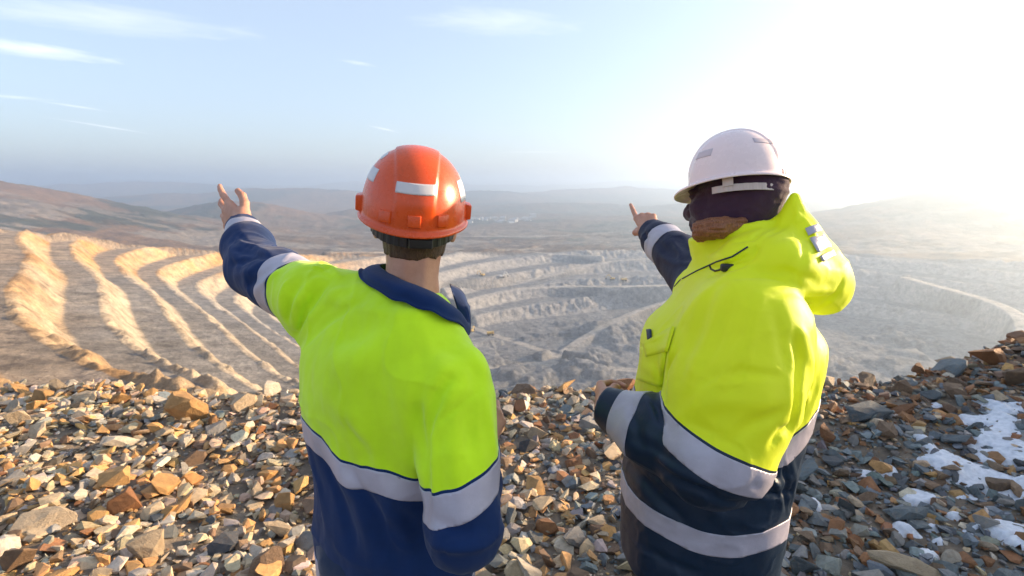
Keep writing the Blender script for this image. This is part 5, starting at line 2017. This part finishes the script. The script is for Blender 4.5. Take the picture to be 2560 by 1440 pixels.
def make_excavator(x, y, rz, label, mat, k=1.0):
    t = empty('excavator', (x, y, float(ground_z(x, y)[0]) - 0.1))
    t.rotation_euler.z = rz
    t.scale = (1.3 * k, 1.3 * k, 1.3 * k)
    tag(t, label, 'excavator', 'machines working in the pit')
    for s in (-1, 1):
        local('track', lambda bm: box(bm, (0, s * 2.3, 0.7), (6.4, 1.0, 1.4), 0, 0.4), M_STEEL, t)
    b = local('body', lambda bm: (box(bm, (-1.0, 0, 2.5), (5.6, 4.6, 1.9), 0, 0.2), box(bm, (-3.2, 0, 2.4), (1.6, 4.4, 1.5), 0, 0.2)), mat, t)
    c = local('cab', lambda bm: box(bm, (1.2, 1.5, 3.9), (1.9, 1.5, 1.7), 0, 0.12, 0.9), mat, t)
    local('window', lambda bm: box(bm, (1.25, 1.5, 4.1), (1.98, 1.56, 0.8), 0, 0.05), M_GLASS, c)
    local('boom', lambda bm: (beam(bm, (1.2, 0, 3.0), (4.6, 0, 7.6), 0.8, 0.9), beam(bm, (4.5, 0, 7.6), (7.4, 0, 6.4), 0.7, 0.8)), mat, t)
    local('stick', lambda bm: beam(bm, (7.2, 0, 6.8), (8.6, 0, 2.6), 0.6, 0.6), mat, t)
    local('bucket', lambda bm: box(bm, (8.4, 0, 1.7), (1.7, 1.9, 1.6), 0, 0.25, 0.7), M_STEEL, t)
    return t


def make_truck(x, y, rz, label, mat, k=1.0):
    t = empty('dump_truck', (x, y, float(ground_z(x, y)[0]) - 0.1))
    t.rotation_euler.z = rz
    t.scale = (1.3 * k, 1.3 * k, 1.3 * k)
    tag(t, label, 'dump truck', 'machines working in the pit')
    local('chassis', lambda bm: box(bm, (0, 0, 1.7), (8.6, 2.6, 0.9), 0, 0.1), M_STEEL, t)
    local('tray', lambda bm: (box(bm, (-1.2, 0, 3.4), (6.2, 5.0, 2.2), 0, 0.2, 1.12), beam(bm, (1.6, 0, 4.6), (4.6, 0, 5.0), 4.8, 0.3)), mat, t)
    c = local('cab', lambda bm: (box(bm, (3.4, 1.0, 3.6), (1.9, 1.9, 1.8), 0, 0.1), box(bm, (3.9, 0, 2.4), (1.4, 4.4, 1.2), 0, 0.1)), mat, t)
    local('window', lambda bm: box(bm, (3.5, 1.0, 3.9), (1.96, 1.6, 0.7)), M_GLASS, c)
    for wx, wy in ((2.9, 2.1), (2.9, -2.1), (-2.4, 2.0), (-2.4, -2.0)):
        local('wheel', lambda bm: wheel(bm, (wx, wy, 1.35), 1.35, 1.3), M_STEEL, t, True)
    return t


def far_ground(px, py):
    d = at(px, py, 1.0) - np.array(CAM)
    t = np.exp(np.linspace(math.log(250), math.log(9000), 1400))
    P = np.array(CAM)[None, :] + d[None, :] * t[:, None]
    g = full_land(P[:, 0], P[:, 1])[0]
    return P[int(np.argmax(P[:, 2] < g))]


for px, py, rz, kind, label, k in ((1205, 690, 2.6, 'e', 'excavator on a grey bench right of the orange helmet, left of the pale shovel', 1.35), (1255, 700, 0.4, 'p', 'pale mining shovel on the grey bench right of the orange helmet', 1.5),
                                   (1180, 830, 1.2, 'e', 'excavator low in the pit beside the collar tip', 1.1), (1226, 838, 0.2, 't', 'dump truck low in the pit right of the excavator by the collar tip', 1.2),
                                   (1530, 700, 2.9, 'e', 'pale excavator on a bench below the pointing sleeve', 1.5), (1560, 706, 0.1, 't', 'dump truck on the bench below the pointing sleeve', 1.3)):
    g = far_ground(px, py)
    if kind == 't':
        make_truck(g[0], g[1], rz, label, M_MACH, k)
    else:
        make_excavator(g[0], g[1], rz, label, M_PALEM if kind == 'p' else M_MACH, k)


def make_building(x, y, w, d, h, rz, label):
    t = empty('building', (x, y, float(ground_z(x, y)[0]) - 1.0))
    t.rotation_euler.z = rz
    tag(t, label, 'building', label)
    local('wall', lambda bm: box(bm, (0, 0, h / 2), (w, d, h)), M_WALLW, t)

    def gable(bm):
        e = 0.8
        p = [(-w / 2 - e, -d / 2 - e, h), (w / 2 + e, -d / 2 - e, h), (w / 2 + e, d / 2 + e, h), (-w / 2 - e, d / 2 + e, h), (-w / 2 - e, 0, h + d * 0.22), (w / 2 + e, 0, h + d * 0.22)]
        v = [bm.verts.new(q) for q in p]
        for f in ((0, 1, 5, 4), (2, 3, 4, 5), (0, 4, 3), (1, 2, 5), (0, 3, 2, 1)):
            bm.faces.new([v[i] for i in f])
    local('roof', gable, M_ROOFG, t)
    return t


rb = np.random.default_rng(5)
for i in range(34):
    px, py = rb.uniform(1170, 1345), 551 + rb.normal() * 3.5
    g = far_ground(px, py)
    make_building(g[0], g[1], rb.uniform(18, 48), rb.uniform(12, 22), rb.uniform(6, 15), rb.uniform(-0.5, 0.5), 'tiny white building of the far town on the plain beyond the orange helmet')
g = far_ground(1332, 545)
make_building(g[0], g[1], 44, 28, 26, 0.2, 'larger white works hall standing apart at the right end of the far town')
